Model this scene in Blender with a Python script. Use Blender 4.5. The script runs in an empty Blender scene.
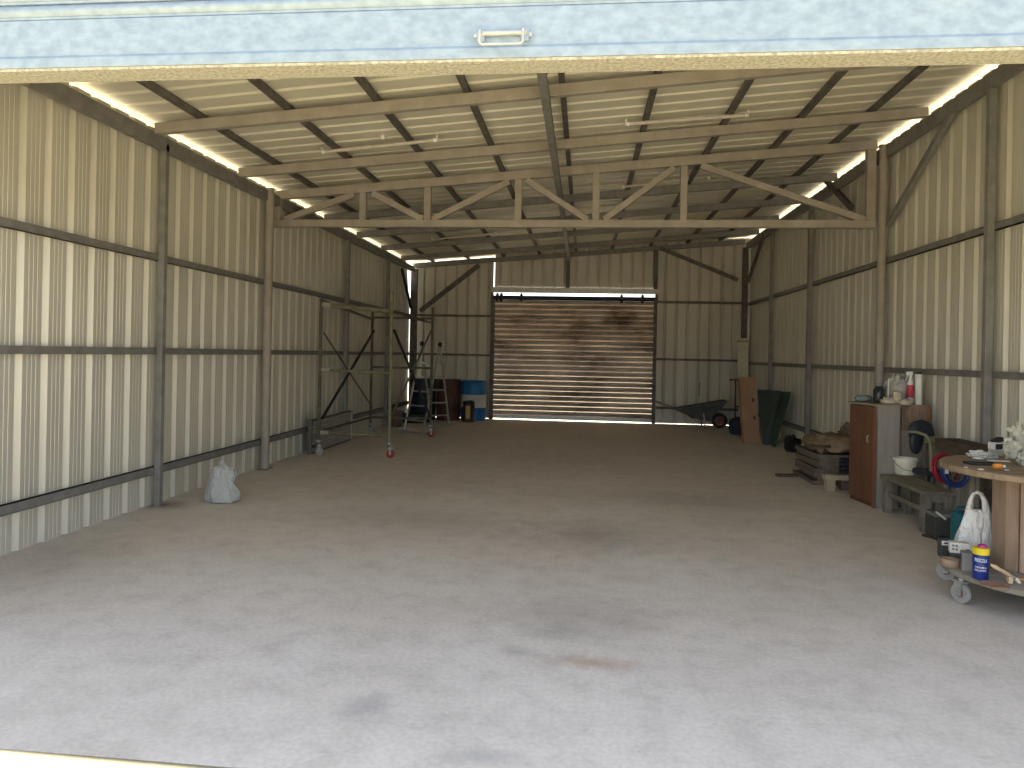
import bpy, math, random
from mathutils import Vector, Matrix, noise
random.seed(7)
S = bpy.context.scene
COL = S.collection
PI = math.pi

# ------------------------------------------------------------------ survey of the photograph
F, CX, CY, ROLL, TH, EYE = 720.0, 512.0, 354.0, .0198, math.atan(73/720.0), 1.5
def ray(px, py):
    u = px-CX; v = CY-py
    a = (u*math.cos(ROLL)-v*math.sin(ROLL))/F; b = (v*math.cos(ROLL)+u*math.sin(ROLL))/F
    return (a*math.cos(TH)-math.sin(TH), a*math.sin(TH)+math.cos(TH), b)
def at(px, py, X=None, Y=None, Z=None):
    d = ray(px, py)
    s = X/d[0] if X is not None else (Y/d[1] if Y is not None else (Z-EYE)/d[2])
    return Vector((d[0]*s, d[1]*s, EYE+d[2]*s))

XL, XR, YB, YF = -4.02, 3.56, 16.4, 3.2
ZR0, SL = 3.55, .079
def zr(x): return ZR0+SL*(x-XL)          # top of the rafters

# ------------------------------------------------------------------ materials
def nm(name):
    m = bpy.data.materials.new(name); m.use_nodes = True
    nt = m.node_tree; b = nt.nodes['Principled BSDF']
    return m, nt, b
def setc(b, c, r=.6, me=0., sp=.5):
    b.inputs['Base Color'].default_value = (*c, 1); b.inputs['Roughness'].default_value = r
    b.inputs['Metallic'].default_value = me; b.inputs['Specular IOR Level'].default_value = sp
def node(nt, t, **k):
    n = nt.nodes.new(t)
    for a, v in k.items():
        if a in n.inputs: n.inputs[a].default_value = v
        else: setattr(n, a, v)
    return n
def coords(nt, scale=(1, 1, 1), world=True, rot=(0, 0, 0)):
    if world: src = nt.nodes.new('ShaderNodeNewGeometry').outputs['Position']
    else: src = nt.nodes.new('ShaderNodeTexCoord').outputs['Object']
    mp = nt.nodes.new('ShaderNodeMapping'); mp.inputs['Scale'].default_value = scale; mp.inputs['Rotation'].default_value = rot
    nt.links.new(src, mp.inputs['Vector']); return mp.outputs['Vector']
def ramp(nt, fac, stops):
    r = nt.nodes.new('ShaderNodeValToRGB'); e = r.color_ramp.elements
    while len(e) < len(stops): e.new(.5)
    for i, (p, c) in enumerate(stops):
        e[i].position = p; e[i].color = (*c, 1) if len(c) == 3 else c
    nt.links.new(fac, r.inputs['Fac']); return r.outputs['Color']
def noisemat(name, c1, c2, scale=5, rough=.7, me=0., det=4, stretch=(1, 1, 1), bump=0., lo=.35, hi=.65, sp=.4, world=True):
    m, nt, b = nm(name); setc(b, c1, rough, me, sp)
    v = coords(nt, stretch, world)
    n = node(nt, 'ShaderNodeTexNoise', Scale=scale, Detail=det); nt.links.new(v, n.inputs['Vector'])
    nt.links.new(ramp(nt, n.outputs['Fac'], [(lo, c1), (hi, c2)]), b.inputs['Base Color'])
    if bump:
        bp = node(nt, 'ShaderNodeBump', Strength=bump, Distance=.02); nt.links.new(n.outputs['Fac'], bp.inputs['Height'])
        nt.links.new(bp.outputs['Normal'], b.inputs['Normal'])
    return m
def plain(name, c, r=.6, me=0., sp=.4):
    return noisemat(name, tuple(x*.9 for x in c), tuple(min(1, x*1.08) for x in c), 14, r, me, 3, sp=sp)
def mixc(nt, fac, a, b, mode='MIX'):
    m = nt.nodes.new('ShaderNodeMix'); m.data_type = 'RGBA'; m.blend_type = mode
    if hasattr(fac, 'links'): nt.links.new(fac, m.inputs[0])
    else: m.inputs[0].default_value = fac
    for i, x in ((6, a), (7, b)):
        if hasattr(x, 'links'): nt.links.new(x, m.inputs[i])
        else: m.inputs[i].default_value = (*x, 1)
    return m.outputs[2]

M = {}
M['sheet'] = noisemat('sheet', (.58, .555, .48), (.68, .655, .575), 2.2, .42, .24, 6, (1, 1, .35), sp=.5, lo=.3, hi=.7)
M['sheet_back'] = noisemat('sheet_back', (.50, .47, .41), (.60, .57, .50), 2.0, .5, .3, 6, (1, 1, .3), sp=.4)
M['roofsheet'] = noisemat('roofsheet', (.66, .63, .535), (.76, .73, .63), 2.5, .45, .08, 6, (.4, 1, 1), sp=.5, lo=.3, hi=.7)
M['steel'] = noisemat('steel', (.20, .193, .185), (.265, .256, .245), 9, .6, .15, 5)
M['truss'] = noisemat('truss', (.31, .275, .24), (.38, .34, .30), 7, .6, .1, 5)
M['darksteel'] = noisemat('darksteel', (.10, .09, .085), (.16, .145, .13), 9, .6, .2, 5)
M['black'] = plain('black', (.018, .018, .02), .5)
M['rubber'] = plain('rubber', (.03, .03, .032), .75)
M['white'] = plain('white', (.75, .75, .72), .45)
M['alu'] = noisemat('alu', (.38, .38, .37), (.50, .50, .49), 20, .42, .6, 3)
M['galv'] = noisemat('galv', (.23, .30, .38), (.32, .40, .48), 26, .5, .15, 9, (.7, 1, 1), lo=.3, hi=.7)
M['seal'] = noisemat('seal', (.27, .26, .22), (.48, .46, .40), 60, .9, 0, 5, bump=.3)

# concrete floor
def floor_mat():
    m, nt, b = nm('concrete'); setc(b, (.4, .4, .4), .62, 0, .35)
    v = coords(nt)
    n1 = node(nt, 'ShaderNodeTexNoise', Scale=.55, Detail=7, Roughness=.6); nt.links.new(v, n1.inputs['Vector'])
    n2 = node(nt, 'ShaderNodeTexNoise', Scale=5.0, Detail=8, Roughness=.65); nt.links.new(v, n2.inputs['Vector'])
    n3 = node(nt, 'ShaderNodeTexNoise', Scale=42., Detail=4); nt.links.new(v, n3.inputs['Vector'])
    c = ramp(nt, n1.outputs['Fac'], [(.3, (.70, .635, .56)), (.7, (.82, .755, .68))])
    c = mixc(nt, .55, c, ramp(nt, n2.outputs['Fac'], [(.3, (.62, .61, .60)), (.5, (.86, .86, .86)), (.72, (1, 1, 1))]), 'MULTIPLY')
    c = mixc(nt, .4, c, ramp(nt, n3.outputs['Fac'], [(.35, (.7, .7, .7)), (.65, (1, 1, 1))]), 'MULTIPLY')
    # tyre tracks: faint bands along Y
    def blob(cx, cy, rx, ry, soft=.5, dist=.5, ang=0.):
        mp = nt.nodes.new('ShaderNodeMapping'); mp.vector_type = 'TEXTURE'
        mp.inputs['Location'].default_value = (cx, cy, 0); mp.inputs['Scale'].default_value = (rx, ry, 1); mp.inputs['Rotation'].default_value = (0, 0, ang)
        geo = nt.nodes.new('ShaderNodeNewGeometry'); nt.links.new(geo.outputs['Position'], mp.inputs['Vector'])
        ln = nt.nodes.new('ShaderNodeVectorMath'); ln.operation = 'LENGTH'; nt.links.new(mp.outputs['Vector'], ln.inputs[0])
        nn = node(nt, 'ShaderNodeTexNoise', Scale=6., Detail=6, Roughness=.7); nt.links.new(v, nn.inputs['Vector'])
        a = nt.nodes.new('ShaderNodeMath'); a.operation = 'MULTIPLY_ADD'; nt.links.new(nn.outputs['Fac'], a.inputs[0]); a.inputs[1].default_value = dist*2; nt.links.new(ln.outputs['Value'], a.inputs[2])
        r = nt.nodes.new('ShaderNodeMapRange'); r.inputs['From Min'].default_value = 1+dist+soft*.2; r.inputs['From Max'].default_value = 1+dist-soft
        nt.links.new(a.outputs[0], r.inputs['Value']); return r.outputs['Result']
    def apply(c, cx, cy, rx, ry, col, k, **kw):
        f = blob(cx, cy, rx, ry, **kw)
        mu = nt.nodes.new('ShaderNodeMath'); mu.operation = 'MULTIPLY'; mu.inputs[1].default_value = k; nt.links.new(f, mu.inputs[0])
        return mixc(nt, mu.outputs[0], c, col)
    for s in STAINS: c = apply(c, *s[:6], **s[6])
    # tread marks: two long wave bands
    for (x0, ang, w) in TRACKS:
        mp = nt.nodes.new('ShaderNodeMapping'); mp.vector_type = 'TEXTURE'
        mp.inputs['Location'].default_value = (x0, 3, 0); mp.inputs['Rotation'].default_value = (0, 0, ang)
        geo = nt.nodes.new('ShaderNodeNewGeometry'); nt.links.new(geo.outputs['Position'], mp.inputs['Vector'])
        sp = nt.nodes.new('ShaderNodeSeparateXYZ'); nt.links.new(mp.outputs['Vector'], sp.inputs[0])
        ab = nt.nodes.new('ShaderNodeMath'); ab.operation = 'ABSOLUTE'; nt.links.new(sp.outputs['X'], ab.inputs[0])
        r = nt.nodes.new('ShaderNodeMapRange'); r.inputs['From Min'].default_value = w; r.inputs['From Max'].default_value = w*.6; nt.links.new(ab.outputs[0], r.inputs['Value'])
        wv = node(nt, 'ShaderNodeTexWave', Scale=7.5, Distortion=1.5, Detail=2.); wv.bands_direction = 'DIAGONAL'; nt.links.new(mp.outputs['Vector'], wv.inputs['Vector'])
        nn = node(nt, 'ShaderNodeTexNoise', Scale=1.1, Detail=5); nt.links.new(v, nn.inputs['Vector'])
        rr = ramp(nt, nn.outputs['Fac'], [(.42, (0, 0, 0)), (.62, (1, 1, 1))])
        a = nt.nodes.new('ShaderNodeMath'); a.operation = 'MULTIPLY'; nt.links.new(r.outputs['Result'], a.inputs[0]); nt.links.new(wv.outputs['Fac'], a.inputs[1])
        a2 = nt.nodes.new('ShaderNodeMath'); a2.operation = 'MULTIPLY'; nt.links.new(a.outputs[0], a2.inputs[0]); nt.links.new(rr, a2.inputs[1])
        a3 = nt.nodes.new('ShaderNodeMath'); a3.operation = 'MULTIPLY'; nt.links.new(a2.outputs[0], a3.inputs[0]); a3.inputs[1].default_value = .24
        c = mixc(nt, a3.outputs[0], c, (.78, .76, .73))
    nt.links.new(c, b.inputs['Base Color'])
    bp = node(nt, 'ShaderNodeBump', Strength=.25, Distance=.01); nt.links.new(n2.outputs['Fac'], bp.inputs['Height']); nt.links.new(bp.outputs['Normal'], b.inputs['Normal'])
    return m
def fp(px, py): p = at(px, py, Z=0); return p.x, p.y
STAINS = []
def stain(px, py, rx, ry, col, k, **kw):
    x, y = fp(px, py); STAINS.append((x, y, rx, ry, col, k, kw))
stain(590, 662, .22, .09, (.36, .19, .09), .75, dist=1., soft=1.3)
stain(575, 615, .50, .38, (.20, .19, .18), .45, dist=1., soft=1.3)
stain(370, 708, .12, .13, (.23, .23, .24), .55, dist=1., soft=1.3)
stain(520, 652, .09, .07, (.2, .19, .18), .5, dist=.9, soft=1.3)
stain(485, 757, .16, .07, (.24, .25, .26), .5, dist=1., soft=1.3)
stain(590, 535, .75, .6, (.19, .17, .155), .45, dist=.8, soft=1.)
stain(700, 500, 1.0, .5, (.2, .18, .16), .35, dist=.8, soft=1.)
stain(420, 520, 1.3, .5, (.27, .25, .22), .3, dist=.8, soft=1.)
stain(160, 505, .30, .22, (.12, .05, .035), .6, dist=.5, soft=.8)
stain(60, 560, .5, .6, (.25, .22, .19), .3, dist=.6, soft=1.)
TRACKS = [(-.62, -.12, .16), (.78, .07, .15), (.45, .04, .10), (-1.35, -.02, .1)]
M['floor'] = floor_mat()

def wood(name, c1, c2, sc=6, stretch=(1, 1, .08), rough=.7, bump=.2):
    m, nt, b = nm(name); setc(b, c1, rough, 0, .3)
    v = coords(nt, stretch, False)
    n = node(nt, 'ShaderNodeTexNoise', Scale=sc*4, Detail=7, Roughness=.65, Distortion=.6); nt.links.new(v, n.inputs['Vector'])
    nt.links.new(ramp(nt, n.outputs['Fac'], [(.3, c1), (.68, c2)]), b.inputs['Base Color'])
    bp = node(nt, 'ShaderNodeBump', Strength=bump, Distance=.01); nt.links.new(n.outputs['Fac'], bp.inputs['Height']); nt.links.new(bp.outputs['Normal'], b.inputs['Normal'])
    return m

def backslat_mat():   # old galvanised slats, browned and dirty
    m, nt, b = nm('shutter_slat'); setc(b, (.3, .27, .24), .38, .25, .5)
    v = coords(nt, (.7, 1, 1.5))
    n = node(nt, 'ShaderNodeTexNoise', Scale=1.5, Detail=7, Roughness=.65); nt.links.new(v, n.inputs['Vector'])
    c = ramp(nt, n.outputs['Fac'], [(.33, (.11, .078, .06)), (.48, (.34, .28, .235)), (.68, (.50, .43, .36))])
    nt.links.new(c, b.inputs['Base Color'])
    nt.links.new(ramp(nt, n.outputs['Fac'], [(.3, (.65, .65, .65)), (.7, (.42, .42, .42))]), b.inputs['Roughness'])
    return m
M['backslat'] = backslat_mat()

# ------------------------------------------------------------------ mesh helpers
class MB:
    def __init__(s): s.v = []; s.f = []; s.mi = []; s.cur = 0
    def add(s, vs, fs):
        o = len(s.v); s.v += [Vector(v) for v in vs]
        for f in fs: s.f.append(tuple(i+o for i in f)); s.mi.append(s.cur)
        return s
    def box(s, a, b):
        (x0, y0, z0), (x1, y1, z1) = a, b
        x0, x1 = sorted((x0, x1)); y0, y1 = sorted((y0, y1)); z0, z1 = sorted((z0, z1))
        return s.add([(x0, y0, z0), (x1, y0, z0), (x1, y1, z0), (x0, y1, z0), (x0, y0, z1), (x1, y0, z1), (x1, y1, z1), (x0, y1, z1)],
                     [(0, 3, 2, 1), (4, 5, 6, 7), (0, 1, 5, 4), (1, 2, 6, 5), (2, 3, 7, 6), (3, 0, 4, 7)])
    def bar(s, p0, p1, w, h, up=(0, 0, 1)):   # w across, h along up
        p0 = Vector(p0); p1 = Vector(p1); d = (p1-p0).normalized(); up = Vector(up)
        x = d.cross(up)
        if x.length < 1e-4: x = d.cross(Vector((0, 1, 0)))
        x.normalize(); u = x.cross(d).normalized(); r = []
        for p in (p0, p1):
            for a, b in ((-1, -1), (1, -1), (1, 1), (-1, 1)): r.append(p+x*(a*w/2)+u*(b*h/2))
        return s.add(r, [(0, 1, 2, 3), (7, 6, 5, 4), (0, 4, 5, 1), (1, 5, 6, 2), (2, 6, 7, 3), (3, 7, 4, 0)])
    def tube(s, pts, r, n=10, closed=False, cap=True):
        pts = [Vector(p) for p in pts]; m = len(pts); vs = []; rr = r if isinstance(r, (list, tuple)) else [r]*m
        prev = None
        for i, p in enumerate(pts):
            if closed: d = pts[(i+1) % m]-pts[i-1]
            else: d = pts[min(i+1, m-1)]-pts[max(i-1, 0)]
            d.normalize()
            if prev is None:
                a = d.cross(Vector((0, 0, 1)))
                if a.length < .05: a = d.cross(Vector((0, 1, 0)))
            else: a = prev-d*prev.dot(d)
            a.normalize(); prev = a; b = d.cross(a)
            for k in range(n):
                t = 2*PI*k/n; vs.append(p+(a*math.cos(t)+b*math.sin(t))*rr[i])
        fs = []
        for i in range(m if closed else m-1):
            j = (i+1) % m
            for k in range(n): fs.append((i*n+k, i*n+(k+1) % n, j*n+(k+1) % n, j*n+k))
        if cap and not closed: fs += [tuple(range(n-1, -1, -1)), tuple((m-1)*n+k for k in range(n))]
        return s.add(vs, fs)
    def lathe(s, prof, o=(0, 0, 0), ax='z', n=24, closed=False):
        o = Vector(o); vs = []; m = len(prof)
        for r, h in prof:
            r = max(r, 1e-5)
            for k in range(n):
                t = 2*PI*k/n; a, b = r*math.cos(t), r*math.sin(t)
                vs.append(o+Vector({'z': (a, b, h), 'x': (h, a, b), 'y': (b, h, a)}[ax]))
        fs = []
        for i in range(m if closed else m-1):
            j = (i+1) % m
            for k in range(n): fs.append((i*n+k, i*n+(k+1) % n, j*n+(k+1) % n, j*n+k))
        if not closed: fs += [tuple(range(n-1, -1, -1)), tuple((m-1)*n+k for k in range(n))]
        return s.add(vs, fs)
    def prism(s, pts, ext):   # pts 3D polygon, extruded
        n = len(pts); e = Vector(ext); vs = [Vector(p) for p in pts]+[Vector(p)+e for p in pts]
        return s.add(vs, [tuple(range(n-1, -1, -1)), tuple(range(n, 2*n))]+[(i, (i+1) % n, n+(i+1) % n, n+i) for i in range(n)])
    def blobm(s, c, r, n=16, m=10, amp=.2, fr=3., seed=0, flat=0.):   # lumpy closed surface
        c = Vector(c); vs = []; r = Vector(r)
        for i in range(m+1):
            ph = PI*i/m
            for k in range(n):
                t = 2*PI*k/n; d = Vector((math.sin(ph)*math.cos(t), math.sin(ph)*math.sin(t), -math.cos(ph)))
                q = 1+amp*noise.noise(d*fr+Vector((seed*3.7, 1.3*seed, 0)))*1.6
                p = Vector((d.x*r.x*q, d.y*r.y*q, d.z*r.z*q))
                if p.z < -r.z*(1-flat): p.z = -r.z*(1-flat)
                vs.append(c+p)
        fs = [(i*n+k, i*n+(k+1) % n, (i+1)*n+(k+1) % n, (i+1)*n+k) for i in range(m) for k in range(n)]
        fs += [tuple(range(n-1, -1, -1)), tuple(m*n+k for k in range(n))]
        return s.add(vs, fs)
    def xf(s, mat, start=0):
        for i in range(start, len(s.v)): s.v[i] = mat @ s.v[i]
        return s
    def build(s, name, mat, parent=None, smooth=False, bevel=0., loc=None, rot=None, kind=None, sub=0):
        me = bpy.data.meshes.new(name); me.from_pydata([tuple(v) for v in s.v], [], s.f)
        ms = mat if isinstance(mat, (list, tuple)) else [mat]
        for x in ms: me.materials.append(x)
        if len(ms) > 1:
            for p, k in zip(me.polygons, s.mi): p.material_index = k
        import bmesh
        bm = bmesh.new(); bm.from_mesh(me); bmesh.ops.remove_doubles(bm, verts=bm.verts, dist=1e-5)
        bmesh.ops.recalc_face_normals(bm, faces=bm.faces); bm.to_mesh(me); bm.free()
        if smooth:
            for p in me.polygons: p.use_smooth = True
            me.set_sharp_from_angle(angle=math.radians(38 if smooth is True else smooth))
        o = bpy.data.objects.new(name, me); COL.objects.link(o)
        if parent is not None:
            o.parent = parent
        if loc is not None: o.location = loc
        if rot is not None: o.rotation_euler = rot
        if bevel:
            b = o.modifiers.new('bevel', 'BEVEL'); b.width = bevel; b.segments = 2; b.limit_method = 'ANGLE'; b.angle_limit = math.radians(40)
        if sub:
            b = o.modifiers.new('sub', 'SUBSURF'); b.levels = sub; b.render_levels = sub
        if kind: o['kind'] = kind
        return o
def tag(o, label, cat, group=None):
    o['label'] = label; o['category'] = cat
    if group: o['group'] = group
    return o
def thing(name, label, cat, loc=(0, 0, 0), rotz=0., group=None):
    o = bpy.data.objects.new(name, None); COL.objects.link(o); o.empty_display_size = .1
    o.location = loc; o.rotation_euler = (0, 0, rotz); return tag(o, label, cat, group)
def struct(name, mb, mat, parent=None, **k):
    o = mb.build(name, mat, parent, **k)
    if parent is None: o['kind'] = 'structure'
    return o

# ------------------------------------------------------------------ corrugated sheet (one closed skin with thickness)
P = .25; VAL = .014; FL = .034; DEP = .031; T = .003
def profile(a0, a1, phase=0., minor=True):
    """list of (along, out) points; ribs bulge outward"""
    pts = []; k = math.floor((a0-phase)/P)-1
    while True:
        c = phase+k*P; k += 1
        if c > a1+P: break
        seq = [(c-VAL/2-FL, 0), (c-VAL/2, DEP), (c+VAL/2, DEP), (c+VAL/2+FL, 0)]
        if minor:
            q = (P-VAL-2*FL)/4; b = c+VAL/2+FL
            for j in (1, 2, 3): seq += [(b+j*q-.006, 0), (b+j*q-.003, .0022), (b+j*q+.003, .0022), (b+j*q+.006, 0)]
        pts += seq
    r = [(a0, 0)]+[p for p in pts if a0+.002 < p[0] < a1-.002]+[(a1, 0)]
    return r
def sheet(mb, a0, a1, base, top, place, phase=0., minor=True):
    """place(along, out, h) -> xyz ; base/top functions of along"""
    pr = profile(a0, a1, phase, minor); n = len(pr); vs = []
    for (a, o) in pr:
        for dd in (0, T):
            vs.append(place(a, o+dd, base(a))); vs.append(place(a, o+dd, top(a)))
    fs = []
    for i in range(n-1):
        p, q = 4*i, 4*(i+1)
        fs += [(p, q, q+1, p+1), (p+2, p+3, q+3, q+2), (p, p+2, q+2, q), (p+1, q+1, q+3, p+3)]
    fs += [(0, 1, 3, 2), (4*n-4, 4*n-2, 4*n-1, 4*n-3)]
    mb.add(vs, fs)

# left wall: inner face at X = XL - .06 (girts stand in front of it)
WL, WR, WB = XL-.05, XR+.05, YB+.06
mb = MB(); sheet(mb, YF-.1, YB-.03, lambda a: .0, lambda a: 3.56-max(0, a-(YB-.36))*3.2, lambda a, o, h: (WL-o, a, h), .06)
struct('wall_left', mb, M['sheet'])
mb = MB(); sheet(mb, YF-.1, YB+.055, lambda a: (.03 if 11.5 < a < 13.2 else 0.), lambda a: zr(XR)+.008, lambda a, o, h: (WR+o, a, h), .11)
struct('wall_right', mb, M['sheet'])
DXL, DXR, DZ = at(493, 355, Y=YB).x, at(654, 355, Y=YB).x, 2.93
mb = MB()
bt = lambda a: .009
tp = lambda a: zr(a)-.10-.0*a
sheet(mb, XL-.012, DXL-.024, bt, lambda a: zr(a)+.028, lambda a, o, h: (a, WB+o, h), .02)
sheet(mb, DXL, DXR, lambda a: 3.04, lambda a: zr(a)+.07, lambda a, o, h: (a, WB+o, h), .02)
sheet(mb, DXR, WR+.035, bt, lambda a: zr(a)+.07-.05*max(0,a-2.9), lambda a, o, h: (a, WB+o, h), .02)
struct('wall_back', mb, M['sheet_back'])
# front wall around the wide opening (behind the frame edge of the photo, closes the shed)
OX0, OX1, OZ = -3.75, 3.3, 3.35
mb = MB()
sheet(mb, WL-.03, OX0, lambda a: 0, lambda a: zr(a)+.03, lambda a, o, h: (a, YF-o, h))
sheet(mb, OX1, WR+.03, lambda a: 0, lambda a: zr(a)+.03, lambda a, o, h: (a, YF-o, h))
sheet(mb, OX0, OX1, lambda a: OZ, lambda a: zr(a)+.03, lambda a, o, h: (a, YF-o, h))
struct('wall_front', mb, M['sheet'])
# roof sheets: ribs run across the shed
VAL, FL, DEP = .020, .020, .024
mb = MB()
sheet(mb, YF-.06, YB+.25, lambda y: WL-.16, lambda y: WR+.16, lambda y, o, x: (x, y, zr(x)+.062+o), .18, minor=False)
struct('ceiling', mb, M['roofsheet'])
VAL, FL, DEP = .014, .034, .031
# floor slab and the ground outside
mb = MB(); mb.box((XL-.12, 2.47, -.15), (XR+.12, YB+.12, 0)); struct('floor', mb, M['floor'])
M['ground'] = noisemat('ground', (.40, .345, .24), (.52, .45, .31), 1.5, .95, 0, 8)
M['slabfront'] = noisemat('slabfront', (.34, .29, .16), (.42, .36, .20), 3, .9, 0, 8)
mb = MB(); mb.box((-30, -30, -.4), (30, 60, -.152)); g = struct('ground', mb, M['ground'])
mb = MB(); mb.box((-9, -4, -.151), (9, 2.28, -.004)); struct('apron', mb, M['slabfront'])
M['sunlit_strip'] = noisemat('sunlit_strip', (.235, .205, .135), (.27, .24, .16), 6, .8, 0, 6)  # darker yellow than the apron, keeps the sunlit ground edge from burning white
mb = MB(); mb.box((-9, 2.28, -.151), (9, 2.468, -.002)); struct('trim_1', mb, M['sunlit_strip'])  # added strip of ground at the sun edge, no real sill

# ------------------------------------------------------------------ steel frame
def y_on_left(px, X=XL): return at(px, 354, X=X).y
# left columns
def column(px, xw, side, name, label, w=.09, z1=None, mat='steel', grp=None):
    y = at(px, 400, X=xw).y
    mb = MB(); c = xw+side*w/2; t = z1 if z1 else zr(c)-.13
    o = thing('steel_column', label, 'column', (c, y, 0), 0, grp)
    mb.box((-w/2, -w/2, .01), (w/2, w/2, t)); mb.build('shaft', M[mat], o, bevel=.006)
    b = MB(); b.box((-w/2, -w*.75, 0), (w*.9 if side > 0 else w/2, w*.75, .012))
    b.build('base_plate', M['steel'], o)
    return y
column(157, XL, 1, '', 'grey square steel post at the left wall, nearest the opening, foot on a dark rust stain', .06)
column(343, XL, 1, '', 'dark steel post at the left wall directly behind the near scaffold leg', .07)
column(384, XL, 1, '', 'dark steel post at the left wall, farthest one before the back corner', .07)
column(990, XR, -1, '', 'grey square steel post at the right wall above the cluttered cable reel table', .065)
column(810, XR, -1, '', 'thin steel post at the right wall above the stack of wooden boards', .07)
column(771, XR, -1, '', 'thin steel post at the right wall behind the dark green panels', .06)
# round truss posts
TY = 9.0
pL = at(268, 300, X=XL+.065); pR = at(881, 300, X=XR-.065); xl, xr_ = pL.x, pR.x
for xc, yc, z1, lab in ((xl, pL.y, zr(xl)-.06, 'round steel pipe post carrying the left end of the truss'), (xr_, pR.y, 4.06, 'round steel pipe post carrying the right end of the truss')):
    o = thing('truss_post', lab, 'column', (xc, yc, 0))
    mb = MB(); mb.tube([(0, 0, .01), (0, 0, z1)], .052, 16); mb.build('shaft', M['truss'], o, smooth=True)
    mb = MB(); mb.box((-.062, -.11, 0), (.062, .11, .012)); mb.build('base_plate', M['steel'], o)
    mb = MB(); mb.box((-.06, -.06, z1), (.06, .06, z1+.008)); mb.build('cap_plate', M['steel'], o)
# truss
t = thing('roof_truss', 'beige steel roof truss spanning the shed with zigzag web', 'truss', (0, TY, 0))
w = .085
xa, xb = at(276, 300, Y=TY).x, at(870, 200, Y=TY).x
zb = 3.135
mb = MB(); mb.box((xa-.05, -w/2, zb-.047), (xb+.06, w/2, zb+.047)); mb.build('bottom_chord', M['truss'], t, bevel=.006)
mb = MB(); mb.bar((xa-.05, 0, zr(xa-.05)-.055), (xb+.06, 0, zr(xb+.06)-.055), w, .11); mb.build('top_chord', M['truss'], t, bevel=.006)
for x in (xa, xb):
    mb = MB(); mb.box((x-.052, -w/2, zb+.047), (x+.052, w/2, zr(x)-.112)); mb.build('end_post', M['truss'], t, bevel=.005)
vx = [at(p, 200, Y=TY).x for p in (363.5, 428, 518.5, 596, 683.5)]
for x in vx:
    mb = MB(); mb.box((x-.042, -.038, zb+.047), (x+.042, .038, zr(x)-.112)); mb.build('web_post', M['truss'], t, bevel=.004)
nodes = [(xa+.10, 0), (vx[0]-.12, 1), (vx[0]+.12, 1), (vx[1]-.06, 0), (vx[1]+.06, 0), (vx[2]-.12, 1), (vx[2]+.10, 1), (vx[3]-.10, 0), (vx[3]+.10, 0), (vx[4]-.12, 1), (vx[4]+.20, 1), (xb-.06, 0)]
for i in range(0, 12, 2):
    q = []
    for x, up in nodes[i:i+2]: q.append((x, 0, zr(x)-.125 if up else zb+.05))
    mb = MB(); mb.bar(q[0], q[1], .07, .075); mb.build('diagonal_brace', M['truss'], t, bevel=.004)
# rafters
RY = [4.75, 6.25, 7.85, 10.55, 12.1, 13.6, 15.1, YB-.02]
rl = ['first rafter behind the raised shutter, grey square steel tube under the roof sheets',
      'first full rafter seen behind the raised shutter, meeting the nearest left post', 'steel rafter between the nearest full rafter and the truss, just beyond the first tube lamps',
      'steel rafter first behind the truss', 'steel rafter second behind the truss', 'steel rafter third behind the truss, in the dim rear half', 'last free steel rafter in front of the back wall',
      'steel rafter lying along the top of the back wall']
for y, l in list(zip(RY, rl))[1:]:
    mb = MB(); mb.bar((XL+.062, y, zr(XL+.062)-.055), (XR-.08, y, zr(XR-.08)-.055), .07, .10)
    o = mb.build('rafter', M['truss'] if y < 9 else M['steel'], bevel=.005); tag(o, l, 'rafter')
# purlins over the rafters, under the sheets
for i, x in enumerate([-3.54, -2.71, -1.89, -1.08, -.245, .575, 1.425, 2.225, 2.94]):
    ys = [RY[0]-1.5]+[TY if k == 8 else None for k in ()]
    mb = MB(); mb.bar((x, YF-.05, zr(x)+.0285), (x, YB+.1, zr(x)+.0285), .055, .052, up=(-SL, 0, 1))
    o = mb.build('roof_purlin', M['darksteel'])
    tag(o, ['leftmost roof purlin, dark thin strip along the left eave', 'second roof purlin from the left eave, crossed by left tube lamp end', 'third roof purlin from the left eave',
            'fourth roof purlin from the left eave', 'roof purlin right beside the long centre beam', 'first roof purlin right of the centre beam pair',
            'roof purlin second right of the centre beam', 'second roof purlin from the right eave', 'rightmost roof purlin, nearest the right eave'][i], 'purlin')
mb = MB(); mb.bar((-.37, YF+.1, zr(-.37)-.155), (-.40, YB-.07, zr(-.4)-.155), .07, .08)
tag(mb.build('ridge_beam', M['steel'], bevel=.005), 'long steel centre beam hanging under the rafters from front to back', 'beam')
# eave beams
for X, s, l in ((XL, 1, 'left'), (XR, -1, 'right')):
    mb = MB(); z0, z1 = (zr(XL)-.205, zr(XL)-.075) if s > 0 else (zr(XR)-.225, zr(XR)-.085)
    mb.box((X, YF+.02, z0), (X+s*.06, YB-.04, z1))
    o = mb.build('eave_beam', M['steel'], bevel=.005); tag(o, 'steel eave beam running along the top of the %s wall' % l, 'beam')
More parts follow.
